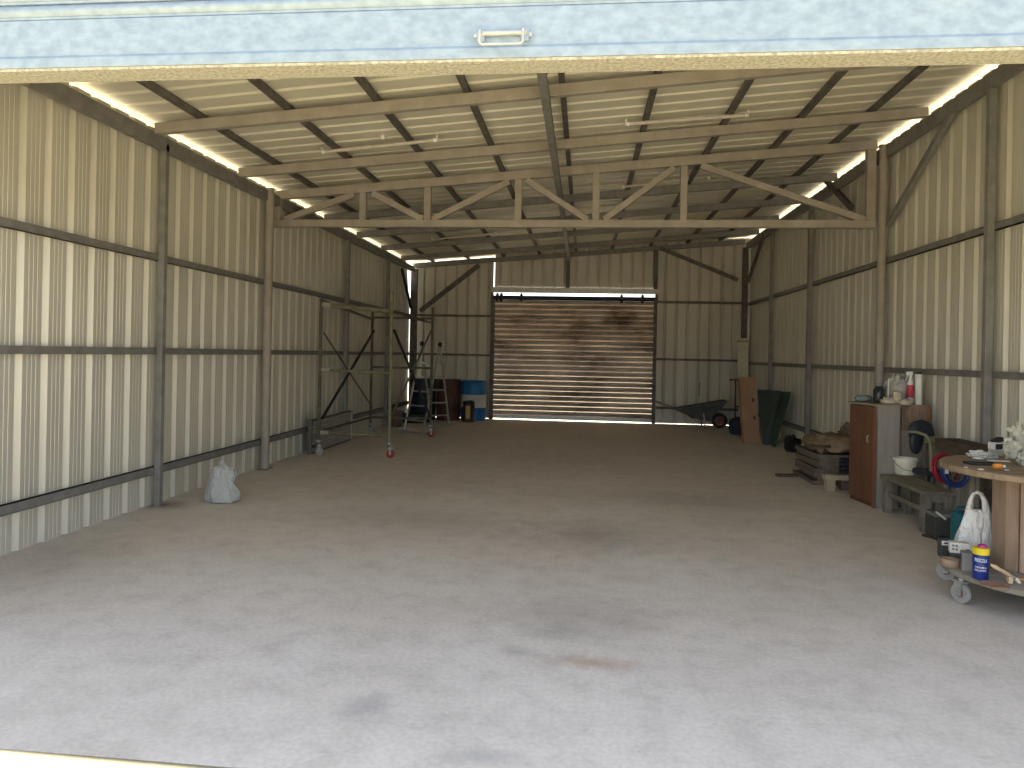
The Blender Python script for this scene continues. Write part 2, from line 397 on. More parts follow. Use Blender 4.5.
# girts
def girt(X, s, z, w, h, label, y0=YF+.05, y1=YB-.05, mat='steel'):
    mb = MB(); mb.box((X-s*.045, y0, z-h/2), (X+s*w*.0-s*.0, y1, z+h/2))
    mb.box((X-s*.045, y0, z+h/2-.006), (X+s*.012, y1, z+h/2))
    mb.box((X-s*.045, y0, z-h/2), (X+s*.012, y1, z-h/2+.006))
    tag(mb.build('wall_girt', M[mat]), label, 'rail')
zlo_l = at(145, 473, X=XL).z; zup_l = at(152, 256, X=XL).z
girt(XL, 1, zlo_l, .05, .07, 'lowest steel rail along the left wall, near the floor')
girt(XL, 1, 1.46, .05, .06, 'steel rail along the left wall at eye level')
girt(XL, 1, zup_l, .05, .06, 'upper steel rail along the left wall')
zup_r = at(990, 228, X=XR).z
girt(XR, -1, zup_r, .05, .06, 'upper steel rail along the right wall')
girt(XR, -1, 1.40, .05, .06, 'steel rail along the right wall at eye level')
girt(XR, -1, .36, .05, .07, 'lowest steel rail along the right wall, mostly behind the clutter', y0=10.2)
print('girts', zlo_l, zup_l, zup_r)
for z, x0, x1, l in ((at(450, 315.5, Y=YB).z, XL+.12, DXL-.06, 'upper steel rail on the back wall left of the shutter'), (at(450, 354.5, Y=YB).z, XL+.12, DXL-.06, 'middle steel rail on the back wall left of the shutter'),
                     (at(700, 302.5, Y=YB).z, DXR+.06, XR-.1, 'upper steel rail on the back wall right of the shutter'), (at(700, 360, Y=YB).z, DXR+.06, XR-.1, 'middle steel rail on the back wall right of the shutter'),
                     (.36, DXR+.06, XR-.1, 'lowest steel rail on the back wall behind the wheelbarrow')):
    mb = MB(); mb.box((x0, YB, z-.025), (x1, YB+.05, z+.025)); tag(mb.build('wall_girt', M['darksteel']), l, 'rail')
# back corner columns, door posts, posts above the door
for x, w, z1, l in ((at(413.8, 350, Y=YB).x, .155, zr(XL)-.13, 'dark steel post in the back left corner beside the bright gap'), (at(743.5, 350, Y=YB-.05).x, .11, zr(XR)-.2, 'dark steel post in the back right corner')):
    o = thing('corner_post', l, 'column', (x, YB-.07, 0)); mb = MB(); mb.box((-w/2, -.05, .012), (w/2, .05, z1)); mb.build('shaft', M['darksteel'], o, bevel=.005)
    mb = MB(); mb.box((-w/2-.03, -.08, 0), (w/2+.03, .055, .012)); mb.build('base_plate', M['steel'], o)
for px, z0, l in ((568, 3.02, 'short steel post above the middle of the back shutter'), (656, 3.02, 'short steel post above the right end of the back shutter')):
    x = at(px, 270, Y=YB).x; mb = MB(); mb.box((x-.045, YB-.01, z0), (x+.045, YB+.055, zr(x)-.11)); tag(mb.build('wall_stud', M['darksteel'], bevel=.004), l, 'post')
# knee braces
def brace(p, q, l, w=.07, mat='steel', d=.06, up=(1, 0, 0)):
    mb = MB(); mb.bar(p, q, w, d, up=up); tag(mb.build('knee_brace', M[mat], bevel=.004), l, 'brace')
brace(at(479, 265, Y=YB-.09), at(420, 311, Y=YB-.09), 'diagonal steel brace on the back wall left of the shutter', .10, 'darksteel', .05, (0, 1, 0))
brace(at(660, 248, Y=YB-.09), at(738, 280, Y=YB-.09), 'diagonal steel brace on the back wall right of the shutter', .08, 'darksteel', .05, (0, 1, 0))
def fix(p, X): return (X, p.y, p.z)
brace(at(955, 108, X=XR-.03), at(889, 224, X=XR-.03), 'diagonal steel brace on the right wall beside the near post', .07, 'steel', .05)
brace(at(822, 176, X=XR-.05), at(852, 208, X=XR-.05), 'short diagonal steel brace on the right wall just behind the truss end', .08, 'darksteel', .05)
brace(at(764, 234, X=XR-.05), at(748, 282, X=XR-.05), 'steep dark brace on the right wall at the back corner', .07, 'darksteel', .05)
brace(at(402, 269, X=XL+.05), at(411, 308, X=XL+.05), 'dark brace on the left wall crossing the bright corner gap', .06, 'black', .05)

# ------------------------------------------------------------------ front roller shutter, rolled up
fs = thing('roller_shutter', 'pale blue galvanised roller shutter raised overhead at the near opening', 'shutter', (0, YF, 0))
mb = MB(); z = 3.048; k = 0
n = 9
while z < 3.75 and k < 9:   # curved interlocking slats
    h = .075; prof = []
    for j in range(n+1):
        a = j/n; prof.append((-.018*math.sin(PI*a)-.008, z+.012+(h-.016)*a))
    prof2 = [(-.004, z), (-.012, z+.002), (-.014, z+.012)]
    pts = prof2+prof
    vs = []
    for x in (OX0-.05, OX1+.05):
        for (y, zz) in pts: vs.append((x, y, zz))
        for (y, zz) in reversed(pts): vs.append((x, y+.005, zz))
    m = 2*len(pts)
    mb.add(vs, [tuple(range(m-1, -1, -1)), tuple(range(m, 2*m))]+[(i, (i+1) % m, m+(i+1) % m, m+i) for i in range(m)])
    z += h; k += 1
mb.build('curtain', M['galv'], fs, smooth=30)
mb = MB(); X0, X1 = OX0-.03, OX1+.03
pr = [(-.034, 2.812), (-.034, 2.852), (-.033, 2.858), (-.022, 2.872), (-.022, 3.040), (-.012, 3.048), (.012, 3.048), (.02, 3.04), (.02, 2.862), (.13, 2.862), (.135, 2.856), (.135, 2.822), (.13, 2.812)]
mb.prism([(X0, y, z) for y, z in pr], (X1-X0, 0, 0)); mb.build('bottom_rail', M['galv'], fs, bevel=.002)
mb = MB(); mb.prism([(X0, y, z) for y, z in [(-.028, 2.811), (-.024, 2.800), (.12, 2.800), (.128, 2.811)]], (X1-X0, 0, 0)); mb.build('rubber_seal', M['seal'], fs)
hx = at(503.5, 45, Y=YF).x; hz0 = at(503, 52, Y=YF).z; hz1 = at(503, 37, Y=YF).z; hw = (at(525, 45, Y=YF).x-at(483, 45, Y=YF).x)/2
hd = MB()
hd.tube([(hx-hw, -.035, hz1), (hx-hw, -.085, hz1-.005), (hx-hw, -.09, hz0+.005), (hx-hw+.012, -.092, hz0-.004), (hx+hw-.012, -.092, hz0-.004), (hx+hw, -.09, hz0+.005), (hx+hw, -.085, hz1-.005), (hx+hw, -.035, hz1)], .006, 8)
hd.tube([(hx-hw-.012, -.04, hz1), (hx+hw+.012, -.04, hz1)], .011, 10)
M['lightzinc'] = plain('lightzinc', (.46, .48, .47), .4, .2)
h = hd.build('handle', M['lightzinc'], fs, smooth=True)
for s in (-1, 1):
    b = MB(); b.box((hx+s*(hw+.004)-.018, -.04, hz1-.035), (hx+s*(hw+.004)+.018, -.023, hz1+.02)); b.build('handle_bracket', M['galv'], h, bevel=.003)
    b = MB(); b.lathe([(0, 0), (.012, -.002), (.010, -.01), (0, -.013)], (hx+s*(hw+.026), -.024, hz1-.004), 'y', 10); b.build('bolt', M['lightzinc'], h, smooth=True)

# ------------------------------------------------------------------ back roller shutter, closed
bs = thing('roller_shutter', 'closed brownish metal roller shutter in the back wall, slats rusty', 'shutter', (0, YB, 0))
slat0 = .10; pitch = .1148; nsl = 23
def slats(z0, z1):
    mb = MB(); z = z0
    while z < z1-.02:
        pts = []
        pts = [(.034, z), (.034, z+.027), (-.010, z+.029), (-.017, z+.040), (-.020, z+.062), (-.019, z+.084), (-.013, z+.104), (-.002, z+pitch-.001)]
        vs = []
        for x in (DXL+.02, DXR-.02):
            for (y, zz) in pts: vs.append((x, y, zz))
            for (y, zz) in reversed(pts): vs.append((x, y+.006, zz))
        m = 2*len(pts)
        mb.add(vs, [tuple(range(m-1, -1, -1)), tuple(range(m, 2*m))]+[(i, (i+1) % m, m+(i+1) % m, m+i) for i in range(m)])
        z += pitch
    return mb
slats(slat0, 2.72).build('curtain', M['backslat'], bs, smooth=30)
mb = MB(); mb.box((DXL+.02, -.015, .028), (DXR-.02, .02, .105)); mb.box((DXL+.02, -.03, .028), (DXR-.02, .03, .036)); mb.build('bottom_rail', M['alu'], bs)
for x0, x1 in ((DXL-.07, DXL+.03), (DXR-.03, DXR+.05)):
    mb = MB(); mb.prism([(x0, -.04, 0), (x1, -.04, 0), (x1, -.03, 0), (x0+.01, -.03, 0), (x0+.01, .05, 0), (x0, .05, 0)] if x0 < 0 else [(x1, -.04, 0), (x0, -.04, 0), (x0, -.03, 0), (x1-.01, -.03, 0), (x1-.01, .05, 0), (x1, .05, 0)], (0, 0, 2.80))
    mb.build('guide_rail', M['darksteel'], bs)
mb = MB(); mb.tube([(DXL-.04, .0, 2.79), (DXR+.03, .0, 2.79)], .05, 12); ax = mb.build('axle', M['black'], bs, smooth=True)
for px in (497.5, 501.5, 521.5, 621.5, 642.5):
    x = at(px, 297, Y=YB).x; mb = MB(); mb.lathe([(.04, -.03), (.105, -.028), (.105, .028), (.04, .03)], (x, 0, 2.79), 'x', 12); mb.box((x-.018, -.07, 2.70), (x+.018, -.05, 2.84)); mb.build('ring', M['black'], ax, smooth=True)
mb = MB(); mb.box((DXL-.03, .02, 2.905), (DXR+.03, .05, 3.035)); mb.build('lintel_strip', M['alu'], bs)
for x in (DXL-.04, DXR+.03):
    mb = MB(); mb.box((x-.03, -.06, 2.72), (x+.03, .03, 2.90)); mb.build('bracket', M['darksteel'], bs, bevel=.005)

M['panelgrey'] = noisemat('panelgrey', (.33, .325, .30), (.40, .39, .37), 6, .6, .1)
M['scaf'] = noisemat('scaf', (.13, .13, .075), (.23, .22, .14), 10, .6, .1)
M['scafd'] = noisemat('scafd', (.07, .07, .052), (.13, .125, .09), 10, .6, .1)
M['scaflight'] = plain('scaflight', (.42, .41, .34), .5)
M['tubewhite'] = plain('tubewhite', (.55, .50, .47), .4)
M['red'] = plain('red', (.28, .035, .035), .5)
M['wheelgrey'] = plain('wheelgrey', (.33, .32, .31), .6)
M['drumblue'] = noisemat('drumblue', (.012, .12, .34), (.02, .17, .44), 5, .38)
M['drumwhite'] = noisemat('drumwhite', (.52, .52, .48), (.66, .66, .62), 5, .4)
M['maroon'] = noisemat('maroon', (.075, .035, .028), (.12, .055, .042), 5, .6)
M['navy'] = noisemat('navy', (.012, .016, .032), (.02, .026, .048), 5, .5)
M['gold'] = plain('gold', (.42, .27, .09), .45)
M['brownpail'] = plain('brownpail', (.13, .10, .075), .7)
M['pinkbrown'] = plain('pinkbrown', (.24, .15, .12), .7)
M['traydark'] = noisemat('traydark', (.05, .055, .058), (.09, .09, .085), 8, .7)
M['palewood'] = wood('palewood', (.33, .27, .18), (.48, .41, .30))
M['rust'] = noisemat('rust', (.17, .075, .05), (.28, .15, .11), 18, .8)
M['navycloth'] = plain('navycloth', (.03, .035, .055), .85)
M['cream'] = plain('cream', (.60, .57, .45), .6)
M['card'] = noisemat('card', (.34, .20, .12), (.40, .245, .15), 5, .8)
M['cardtape'] = plain('cardtape', (.36, .22, .135), .45)
M['green1'] = noisemat('green1', (.035, .05, .048), (.055, .075, .07), 5, .7)
M['green2'] = noisemat('green2', (.03, .075, .055), (.05, .10, .075), 5, .7)
M['brownboard'] = wood('brownboard', (.09, .065, .05), (.17, .125, .10), 5, (1, 1, 1))
M['brownedge'] = wood('brownedge', (.13, .10, .08), (.22, .175, .14), 5, (1, .2, 1))
M['sacking'] = noisemat('sacking', (.20, .145, .09), (.32, .24, .16), 9, .95, bump=.6)
M['sacking2'] = noisemat('sacking2', (.15, .12, .09), (.23, .185, .14), 9, .95, bump=.6)
M['tarp'] = plain('tarp', (.025, .028, .04), .5); M['tarpblue'] = plain('tarpblue', (.01, .012, .06), .45)
M['cabbrown'] = wood('cabbrown', (.10, .045, .028), (.16, .075, .045), 4, (1, 1, .1))
M['cabdoor'] = wood('cabdoor', (.11, .05, .03), (.20, .095, .055), 3, (1, 1, .12), .5)
M['cabred'] = wood('cabred', (.20, .075, .03), (.32, .13, .06), 4, (1, 1, .1), .5)
M['cabgrey'] = wood('cabgrey', (.29, .265, .235), (.38, .35, .315), 3, (1, 1, .15), .75)
M['cabgrey2'] = wood('cabgrey2', (.28, .245, .21), (.38, .335, .29), 3, (1, 1, .15), .75)
M['cabtop'] = plain('cabtop', (.30, .25, .19), .7)
M['oldply'] = wood('oldply', (.15, .10, .07), (.33, .24, .18), 4, (1, 1, .3), .8)
M['raggrey'] = noisemat('raggrey', (.15, .19, .20), (.26, .31, .32), 20, .9, bump=.5)
M['raggrey2'] = noisemat('raggrey2', (.33, .32, .27), (.50, .48, .41), 22, .9, bump=.6)
M['ragwhite'] = noisemat('ragwhite', (.46, .44, .39), (.70, .67, .60), 22, .85, bump=.6)
M['creamcloth'] = noisemat('creamcloth', (.44, .42, .32), (.66, .63, .50), 22, .9, bump=.6)
M['jar'] = plain('jar', (.03, .035, .035), .25)
M['beigecloth'] = noisemat('beigecloth', (.42, .36, .29), (.56, .49, .41), 20, .9, bump=.5)
M['greybag'] = noisemat('greybag', (.36, .35, .31), (.52, .50, .45), 16, .6, bump=.7)
M['redlabel'] = plain('redlabel', (.55, .05, .08), .5)
M['teal'] = plain('teal', (.02, .14, .17), .5)
M['blackpad'] = plain('blackpad', (.018, .022, .034), .45)
M['olive'] = plain('olive', (.20, .19, .11), .6)
M['darkwood'] = wood('darkwood', (.055, .042, .03), (.12, .09, .065), 4, (1, .2, 1), .85)
M['oldwood'] = wood('oldwood', (.14, .125, .095), (.27, .245, .195), 4, (1, .25, .5), .85)
M['creamplastic'] = plain('creamplastic', (.80, .77, .64), .4)
M['redhose'] = plain('redhose', (.42, .025, .05), .4); M['bluehose'] = plain('bluehose', (.03, .07, .27), .4)
M['boxdark'] = plain('boxdark', (.06, .06, .055), .7)
M['deckwood'] = wood('deckwood', (.19, .165, .13), (.34, .305, .25), 3, (.25, 1, 1), .85)
M['topwood'] = wood('topwood', (.15, .105, .065), (.36, .275, .18), 3, (.22, 1, 1), .8)
M['stave'] = wood('stave', (.22, .145, .10), (.40, .29, .21), 3, (1, 1, .12), .8)
M['stave2'] = wood('stave2', (.26, .175, .125), (.45, .33, .25), 3, (1, 1, .12), .8)
M['canblue'] = plain('canblue', (.012, .03, .20), .3); M['yellow'] = plain('yellow', (.80, .62, .02), .4); M['pink'] = plain('pink', (.50, .05, .22), .4)
M['boxgrey'] = plain('boxgrey', (.24, .235, .22), .6); M['boxgrey2'] = plain('boxgrey2', (.20, .20, .19), .6)
M['cartonwhite'] = plain('cartonwhite', (.66, .62, .56), .6)
M['tapebrown'] = plain('tapebrown', (.36, .25, .16), .5)
M['brushwood'] = plain('brushwood', (.66, .48, .31), .5)
M['orangewood'] = plain('orangewood', (.55, .26, .10), .6)
M['rustlid'] = noisemat('rustlid', (.24, .13, .09), (.38, .24, .17), 25, .8)
M['amber'] = plain('amber', (.75, .28, .04), .2)
# ------------------------------------------------------------------ tube lamps under the roof
def zroof(px, py, dz):   # point on the plane dz above the rafter tops
    d = ray(px, py); s = (ZR0+dz-SL*XL-EYE)/(d[2]-SL*d[0]); return Vector((d[0]*s, d[1]*s, EYE+d[2]*s))
for a, b, l in (((322, 152), (437, 140), 'unlit white tube lamp under the roof, left one ahead of the truss'), ((626, 124), (748, 115), 'unlit white tube lamp under the roof, right one ahead of the truss'),
                ((432, 239.5), (497, 233.5), 'unlit white tube lamp seen under the truss, left rear'), ((622, 187), (688, 179.5), 'unlit white tube lamp seen through the truss, right of its middle')):
    p, q = zroof(*a, -.025), zroof(*b, -.025); d = (q-p).normalized()
    o = thing('tube_lamp', l, 'lamp', p)
    mb = MB(); mb.tube([d*.03, q-p-d*.03], .020, 10); mb.build('tube', M['tubewhite'], o, smooth=True)
    for e, s in ((Vector((0, 0, 0)), 1), (q-p, -1)):
        mb = MB(); mb.tube([e, e+d*s*.035], .024, 10); mb.box((e.x-.008, e.y-.012, e.z), (e.x+.008, e.y+.012, e.z+.05)); mb.build('lampholder', M['white'], o, smooth=True)
for px, py, l in ((383, 137, 'small round white lamp socket on the roof just ahead of the left tube lamp'), (709, 178, 'small round white lamp socket on the roof behind the truss, right side')):
    p = zroof(px, py, .05); mb = MB(); mb.lathe([(0, -.03), (.022, -.026), (.03, 0), (.03, .012), (0, .012)], p, 'z', 12); tag(mb.build('lamp_socket', M['white'], smooth=True), l, 'socket')

# ------------------------------------------------------------------ crumpled plastic bags
def bagmat(name, c, al=.0):
    m, nt, b = nm(name); setc(b, c, .38, 0, .5); b.inputs['Transmission Weight'].default_value = al
    b.inputs['Subsurface Weight'].default_value = 0
    v = coords(nt, (1, 1, .45)); n = node(nt, 'ShaderNodeTexNoise', Scale=19., Detail=6, Distortion=1.5); nt.links.new(v, n.inputs['Vector'])
    bp = node(nt, 'ShaderNodeBump', Strength=.9, Distance=.05); nt.links.new(n.outputs['Fac'], bp.inputs['Height']); nt.links.new(bp.outputs['Normal'], b.inputs['Normal'])
    return m
M['bag'] = bagmat('bag_plastic', (.50, .51, .50)); M['bag2'] = bagmat('bag_white', (.86, .85, .82))
def bag_mesh(prof, depth=.7, n=36, amp=.06, seed=1, fold=7):
    """prof: (z, left, right) silhouette rings"""
    vs = []; m = len(prof)
    for i, (z, l, r) in enumerate(prof):
        c = (l+r)/2; hw_ = (r-l)/2
        for k in range(n):
            t = 2*PI*k/n; q = 1+amp*math.sin(fold*t+seed+z*9)+amp*1.2*noise.noise(Vector((math.cos(t)*2, math.sin(t)*2, z*12+seed)))
            vs.append((c+hw_*math.cos(t)*q, hw_*math.sin(t)*q*depth, z+.02*noise.noise(Vector((math.cos(t)*2, math.sin(t)*2+seed, z*7)))*(1 if 0 < i < m-1 else 0)))
    fs = [(i*n+k, i*n+(k+1) % n, (i+1)*n+(k+1) % n, (i+1)*n+k) for i in range(m-1) for k in range(n)]
    fs += [tuple(range(n-1, -1, -1)), tuple((m-1)*n+k for k in range(n))]
    return vs, fs
p = at(216, 504.5, Z=0)
o = thing('plastic_bag', 'crumpled translucent white plastic bag standing on the floor by the left wall', 'bag', (p.x, p.y+.12, 0), TH)
mb = MB(); mb.add(*bag_mesh([(0, -.13, .13), (.015, -.165, .165), (.06, -.17, .175), (.12, -.155, .15), (.19, -.14, .11), (.26, -.12, .085), (.32, -.10, .07), (.345, -.075, .045), (.36, -.03, .02)], .75))
mb.build('body', M['bag'], o, smooth=60, sub=1)
mb = MB(); mb.blobm((.085, 0, .27), (.045, .035, .065), amp=.35, seed=5); mb.build('knot', M['bag'], o, smooth=60)
mb = MB(); mb.blobm((-.005, .0, .365), (.03, .02, .04), amp=.4, seed=8); mb.build('handle', M['bag'], o, smooth=60)

# ------------------------------------------------------------------ ribbed panel leaning on its edge by the left wall
o = thing('ribbed_panel', 'grey ribbed metal panel standing on its long edge against the left wall', 'panel', (-3.90, 10.0, 0))
mb = MB(); y0, y1 = 0., 1.78; N = 12; pts = []
for k in range(N*2+1):
    z = .02+.46*k/(N*2); pts.append((-.0+(.010 if k % 2 else 0)-.0*z, 0, z))
pts2 = [(x-.014, 0, z) for x, _, z in reversed(pts)]
mb.prism([(x, y0, z) for x, _, z in pts]+[(x, y0, z) for x, _, z in pts2], (0, y1-y0, 0)); mb.build('sheet', M['panelgrey'], o)
for y in (y0-.03, y1):
    mb = MB(); mb.box((-.03, y, 0), (.03, y+.03, .50)); mb.build('end_frame', M['darksteel'] if y < 0 else M['panelgrey'], o, bevel=.003)
mb = MB(); mb.box((-.02, y0, 0), (.016, y1, .022)); mb.box((-.02, y0, .475), (.016, y1, .50)); mb.build('edge_strip', M['darksteel'], o)
mb = MB(); mb.box((.03, -.02, .10), (.075, .02, .13)); mb.tube([(.07, 0, .115), (.07, 0, .15)], .012, 8); mb.build('latch', M['black'], o)

# ------------------------------------------------------------------ mobile scaffold tower
o = thing('scaffold_tower', 'mobile scaffold tower with yellow green tubes on castors by the left wall', 'scaffold', (-3.25, 11.2, 0))
def L(p): return (p[0]+3.25, p[1]-11.2, p[2])
A, B_, C_, D_ = (-3.76, 9.95), (-2.72, 9.92), (-3.76, 12.45), (-2.70, 12.55)
for (x, y), zt, mt in ((A, 2.24, 'scafd'), (B_, 2.34, 'scaf'), (C_, 2.30, 'scafd'), (D_, 2.30, 'scafd')):
    mb = MB(); mb.tube([L((x, y, .16)), L((x, y, zt))], .024, 12); s_ = mb.build('upright', M[mt], o, smooth=True)
    cs = MB(); cs.lathe([(.018, -.018), (.045, -.02), (.058, -.012), (.058, .012), (.045, .02), (.018, .018)], L((x+.02, y, .058)), 'y', 20)
    wh = cs.build('castor_wheel', M['red'] if (x, y) in (B_, D_) else M['wheelgrey'], o, smooth=True)
    f = MB(); a, b_, c_ = L((x+.02, y, 0))
    for s in (-1, 1): f.box((a-.012, b_+s*.030-.003, .05), (a+.012, b_+s*.030+.003, .135))
    f.box((a-.035, b_-.035, .13), (a+.035, b_+.035, .142)); f.tube([(a, b_, .14), (a-.02, b_, .2)], .012, 8); f.tube([(a, b_-.04, .058), (a, b_+.04, .058)], .012, 8); f.build('fork', M['alu'], wh)
    f = MB(); f.tube([(a-.02, b_, .19), (a-.02, b_, .22)], .034, 10); f.box((a-.07, b_-.01, .20), (a+.03, b_+.01, .212)); f.build('height_collar', M['alu'], s_, smooth=True)
def bar2(p, q, nm_, mt, r=.02):
    mb = MB(); mb.tube([L(p), L(q)], r, 10); return mb.build(nm_, M[mt], o, smooth=True)
for z, r in ((2.10, .034), (1.22, .020), (.33, .020)):
    h_ = bar2((A[0]+.02, A[1], z+(.05 if z > 2 else .0)), (B_[0]-.02, B_[1], z-(.03 if z > 2 else .02)), 'end_rail', 'scaf', r)
    mb = MB(); mb.tube([L((A[0]+.03, A[1], z+(.05 if z > 2 else 0))), L((A[0]+.15, A[1], z+(.04 if z > 2 else 0)))], r+.007, 10); mb.build('clamp', M['scaflight'], h_, smooth=True)
    bar2((C_[0]+.02, C_[1], z), (D_[0]-.02, D_[1], z), 'end_rail', 'scafd', .02)
bar2((A[0]+.02, A[1]+.03, 2.20), (C_[0]+.02, C_[1], 2.06), 'side_rail', 'scafd', .022)
bar2((A[0]+.03, A[1]+.04, .52), (C_[0]+.03, C_[1], 1.86), 'diagonal_brace', 'black', .022)
bar2((A[0]+.03, A[1]+.04, 1.75), (C_[0]+.03, C_[1], .5), 'diagonal_brace', 'scafd', .013)
bar2((B_[0]+.03, B_[1]+.04, 1.80), (D_[0]-.0, D_[1]-.03, .36), 'diagonal_brace', 'black', .020)
bar2((B_[0]+.03, B_[1]+.04, .62), (D_[0]-.0, D_[1]-.03, 1.92), 'diagonal_brace', 'scaf', .016)
bar2((B_[0], B_[1]+.03, 2.06), (D_[0], D_[1]-.02, 2.02), 'side_rail', 'scafd', .02)
bar2((A[0], A[1]+.03, .33), (C_[0], C_[1]-.02, .33), 'side_rail', 'scafd', .018)

# ------------------------------------------------------------------ folding ladder
o = thing('folding_ladder', 'grey aluminium folding ladder opened as an A frame behind the scaffold', 'ladder', (-3.0, 13.7, 0))
L2 = lambda p: Vector(p)-Vector((-3.0, 13.7, 0))
H1, H2 = at(422, 344, Y=13.62), at(440, 345, Y=13.75)
legs = {'a': (at(404, 432, Z=0), H1), 'b': (at(423, 434.5, Z=0), H2), 'c': (at(431.5, 427, Z=0), H1), 'd': (at(449, 425.8, Z=0), H2)}
for k, (f_, h_) in legs.items():
    mb = MB(); mb.bar(L2(f_)+Vector((0, 0, .03)), L2(h_), .028, .06, up=(0, 1, 0)); mb.build('rail', M['alu'], o, bevel=.003)
for a_, b_ in (('a', 'b'), ('c', 'd')):
    for q in (.14, .30, .46, .62, .78):
        p1 = legs[a_][0].lerp(legs[a_][1], q); p2 = legs[b_][0].lerp(legs[b_][1], q)
        mb = MB(); mb.bar(L2(p1), L2(p2), .035, .028); mb.build('rung', M['alu'], o)
    p1, p2 = legs[a_][0], legs[b_][0]; d = (p2-p1).normalized()*.10
    mb = MB(); mb.bar(L2(p1)-d+Vector((0, 0, .022)), L2(p2)+d+Vector((0, 0, .022)), .06, .04); mb.build('stabiliser_bar', M['alu'], o, bevel=.004)
for h_ in (H1, H2):
    mb = MB(); mb.lathe([(0, -.03), (.045, -.03), (.05, -.02), (.05, .02), (.045, .03), (0, .03)], L2(h_), 'x', 16); mb.build('hinge', M['black'], o, smooth=True)

# ------------------------------------------------------------------ drums in the back left corner
def drum(x, y, r, h, mats, label, parts=True):
    o = thing('steel_drum', label, 'drum', (x, y, 0))
    def ringp(z0, z1, rr=r):
        return [(rr-.006, z0), (rr, z0+.008), (rr, z1-.008), (rr-.006, z1)]
    zs = [0, h*.333, h*.667, h]
    for i in range(3):
        mb = MB(); a, b_ = zs[i], zs[i+1]
        mb.lathe([(0, a), (r-.004, a), (r+.002, a+.006), (r+.002, a+.014), (r-.003, a+.024), (r-.003, b_-.024), (r+.002, b_-.014), (r+.002, b_-.006), (r-.004, b_), (0, b_)], n=32)
        mb.build(('lower_band', 'middle_band', 'upper_band')[i], mats[i], o, smooth=True)
    mb = MB(); mb.lathe([(r-.02, h-.001), (r+.004, h-.001), (r+.006, h+.006), (r+.004, h+.013), (r-.012, h+.013), (r-.02, h)], n=32); mb.build('rim', mats[2], o, smooth=True)
    mb = MB(); mb.lathe([(0, 0), (.035, 0), (.035, .014), (0, .014)], (r*.55, -r*.3, h), n=12); mb.build('bung', M['black'], o, smooth=True)
bx = at(474.5, 419, Z=0).x; by = 16.05
drum(bx, by, .285, .865, [M['drumblue'], M['drumwhite'], M['drumblue']], 'steel drum with blue, white and blue bands beside the back shutter')
drum(at(448.5, 400, Y=15.95).x, 15.95, .265, .89, [M['maroon']]*3, 'dark maroon steel drum between the blue banded drum and the navy drum')
drum(at(423, 400, Y=15.9).x, 15.9, .285, .89, [M['navy']]*3, 'near black navy steel drum behind the folding ladder')
# small can in front
x = at(468.5, 420, Y=15.58).x
o = thing('paint_can', 'small black can with a gold label in front of the blue banded drum', 'can', (x, 15.58, 0))
mb = MB(); mb.lathe([(0, 0), (.128, 0), (.132, .008), (.13, .02), (.13, .42), (.132, .44), (.12, .45), (0, .44)], n=24); mb.build('body', M['black'], o, smooth=True)
mb = MB(); n = 10
vs = [(.1325*math.cos(t), .1325*math.sin(t), z) for z in (.08, .36) for t in [(-1.95+.8*k/n) for k in range(n+1)]]+[(.129*math.cos(t), .129*math.sin(t), z) for z in (.08, .36) for t in [(-1.95+.8*k/n) for k in range(n+1)]]
m_ = n+1
fsx = [(k, k+1, m_+k+1, m_+k) for k in range(n)]+[(2*m_+k, 3*m_+k, 3*m_+k+1, 2*m_+k+1) for k in range(n)]+[(k, 2*m_+k, 2*m_+k+1, k+1) for k in range(n)]+[(m_+k, m_+k+1, 3*m_+k+1, 3*m_+k) for k in range(n)]+[(0, m_, 3*m_, 2*m_), (n, 2*m_+n, 3*m_+n, m_+n)]
mb.add(vs, fsx); mb.build('label', M['gold'], o)
mb = MB(); mb.lathe([(0, .441), (.05, .441), (.05, .47), (0, .47)], (.03, 0, 0), n=14); mb.build('cap', M['black'], o, smooth=True)
# bucket near the left wall behind the scaffold
p = at(396, 427, Z=0)
o = thing('paint_pail', 'dull brown pail on the floor between scaffold and ladder', 'pail', (p.x, p.y, 0))
mb = MB(); mb.lathe([(0, 0), (.11, 0), (.14, .30), (.148, .30), (.148, .32), (.132, .32), (.105, .02), (0, .02)], n=24); mb.build('body', M['brownpail'], o, smooth=True)
mb = MB(); mb.tube([(.14*math.cos(t), .02, .30-.11*math.sin(t)) for t in [PI*k/10 for k in range(11)]], .004, 6); mb.build('handle', M['darksteel'], o)
mb = MB(); mb.lathe([(0, .30), (.135, .30), (.135, .335), (.12, .345), (0, .345)], n=24); mb.build('lid', M['pinkbrown'], o, smooth=True)
# black low tyre behind
p = at(392, 420, Z=0)
mb = MB(); mb.lathe([(.19, .0), (.30, .0), (.335, .05), (.335, .13), (.30, .18), (.19, .18), (.17, .13), (.17, .05)], (-3.62, 15.2, 0), n=32, closed=True)
tag(mb.build('car_tyre', M['rubber'], smooth=True), 'black tyre lying flat on the floor left of the navy drum', 'tyre')

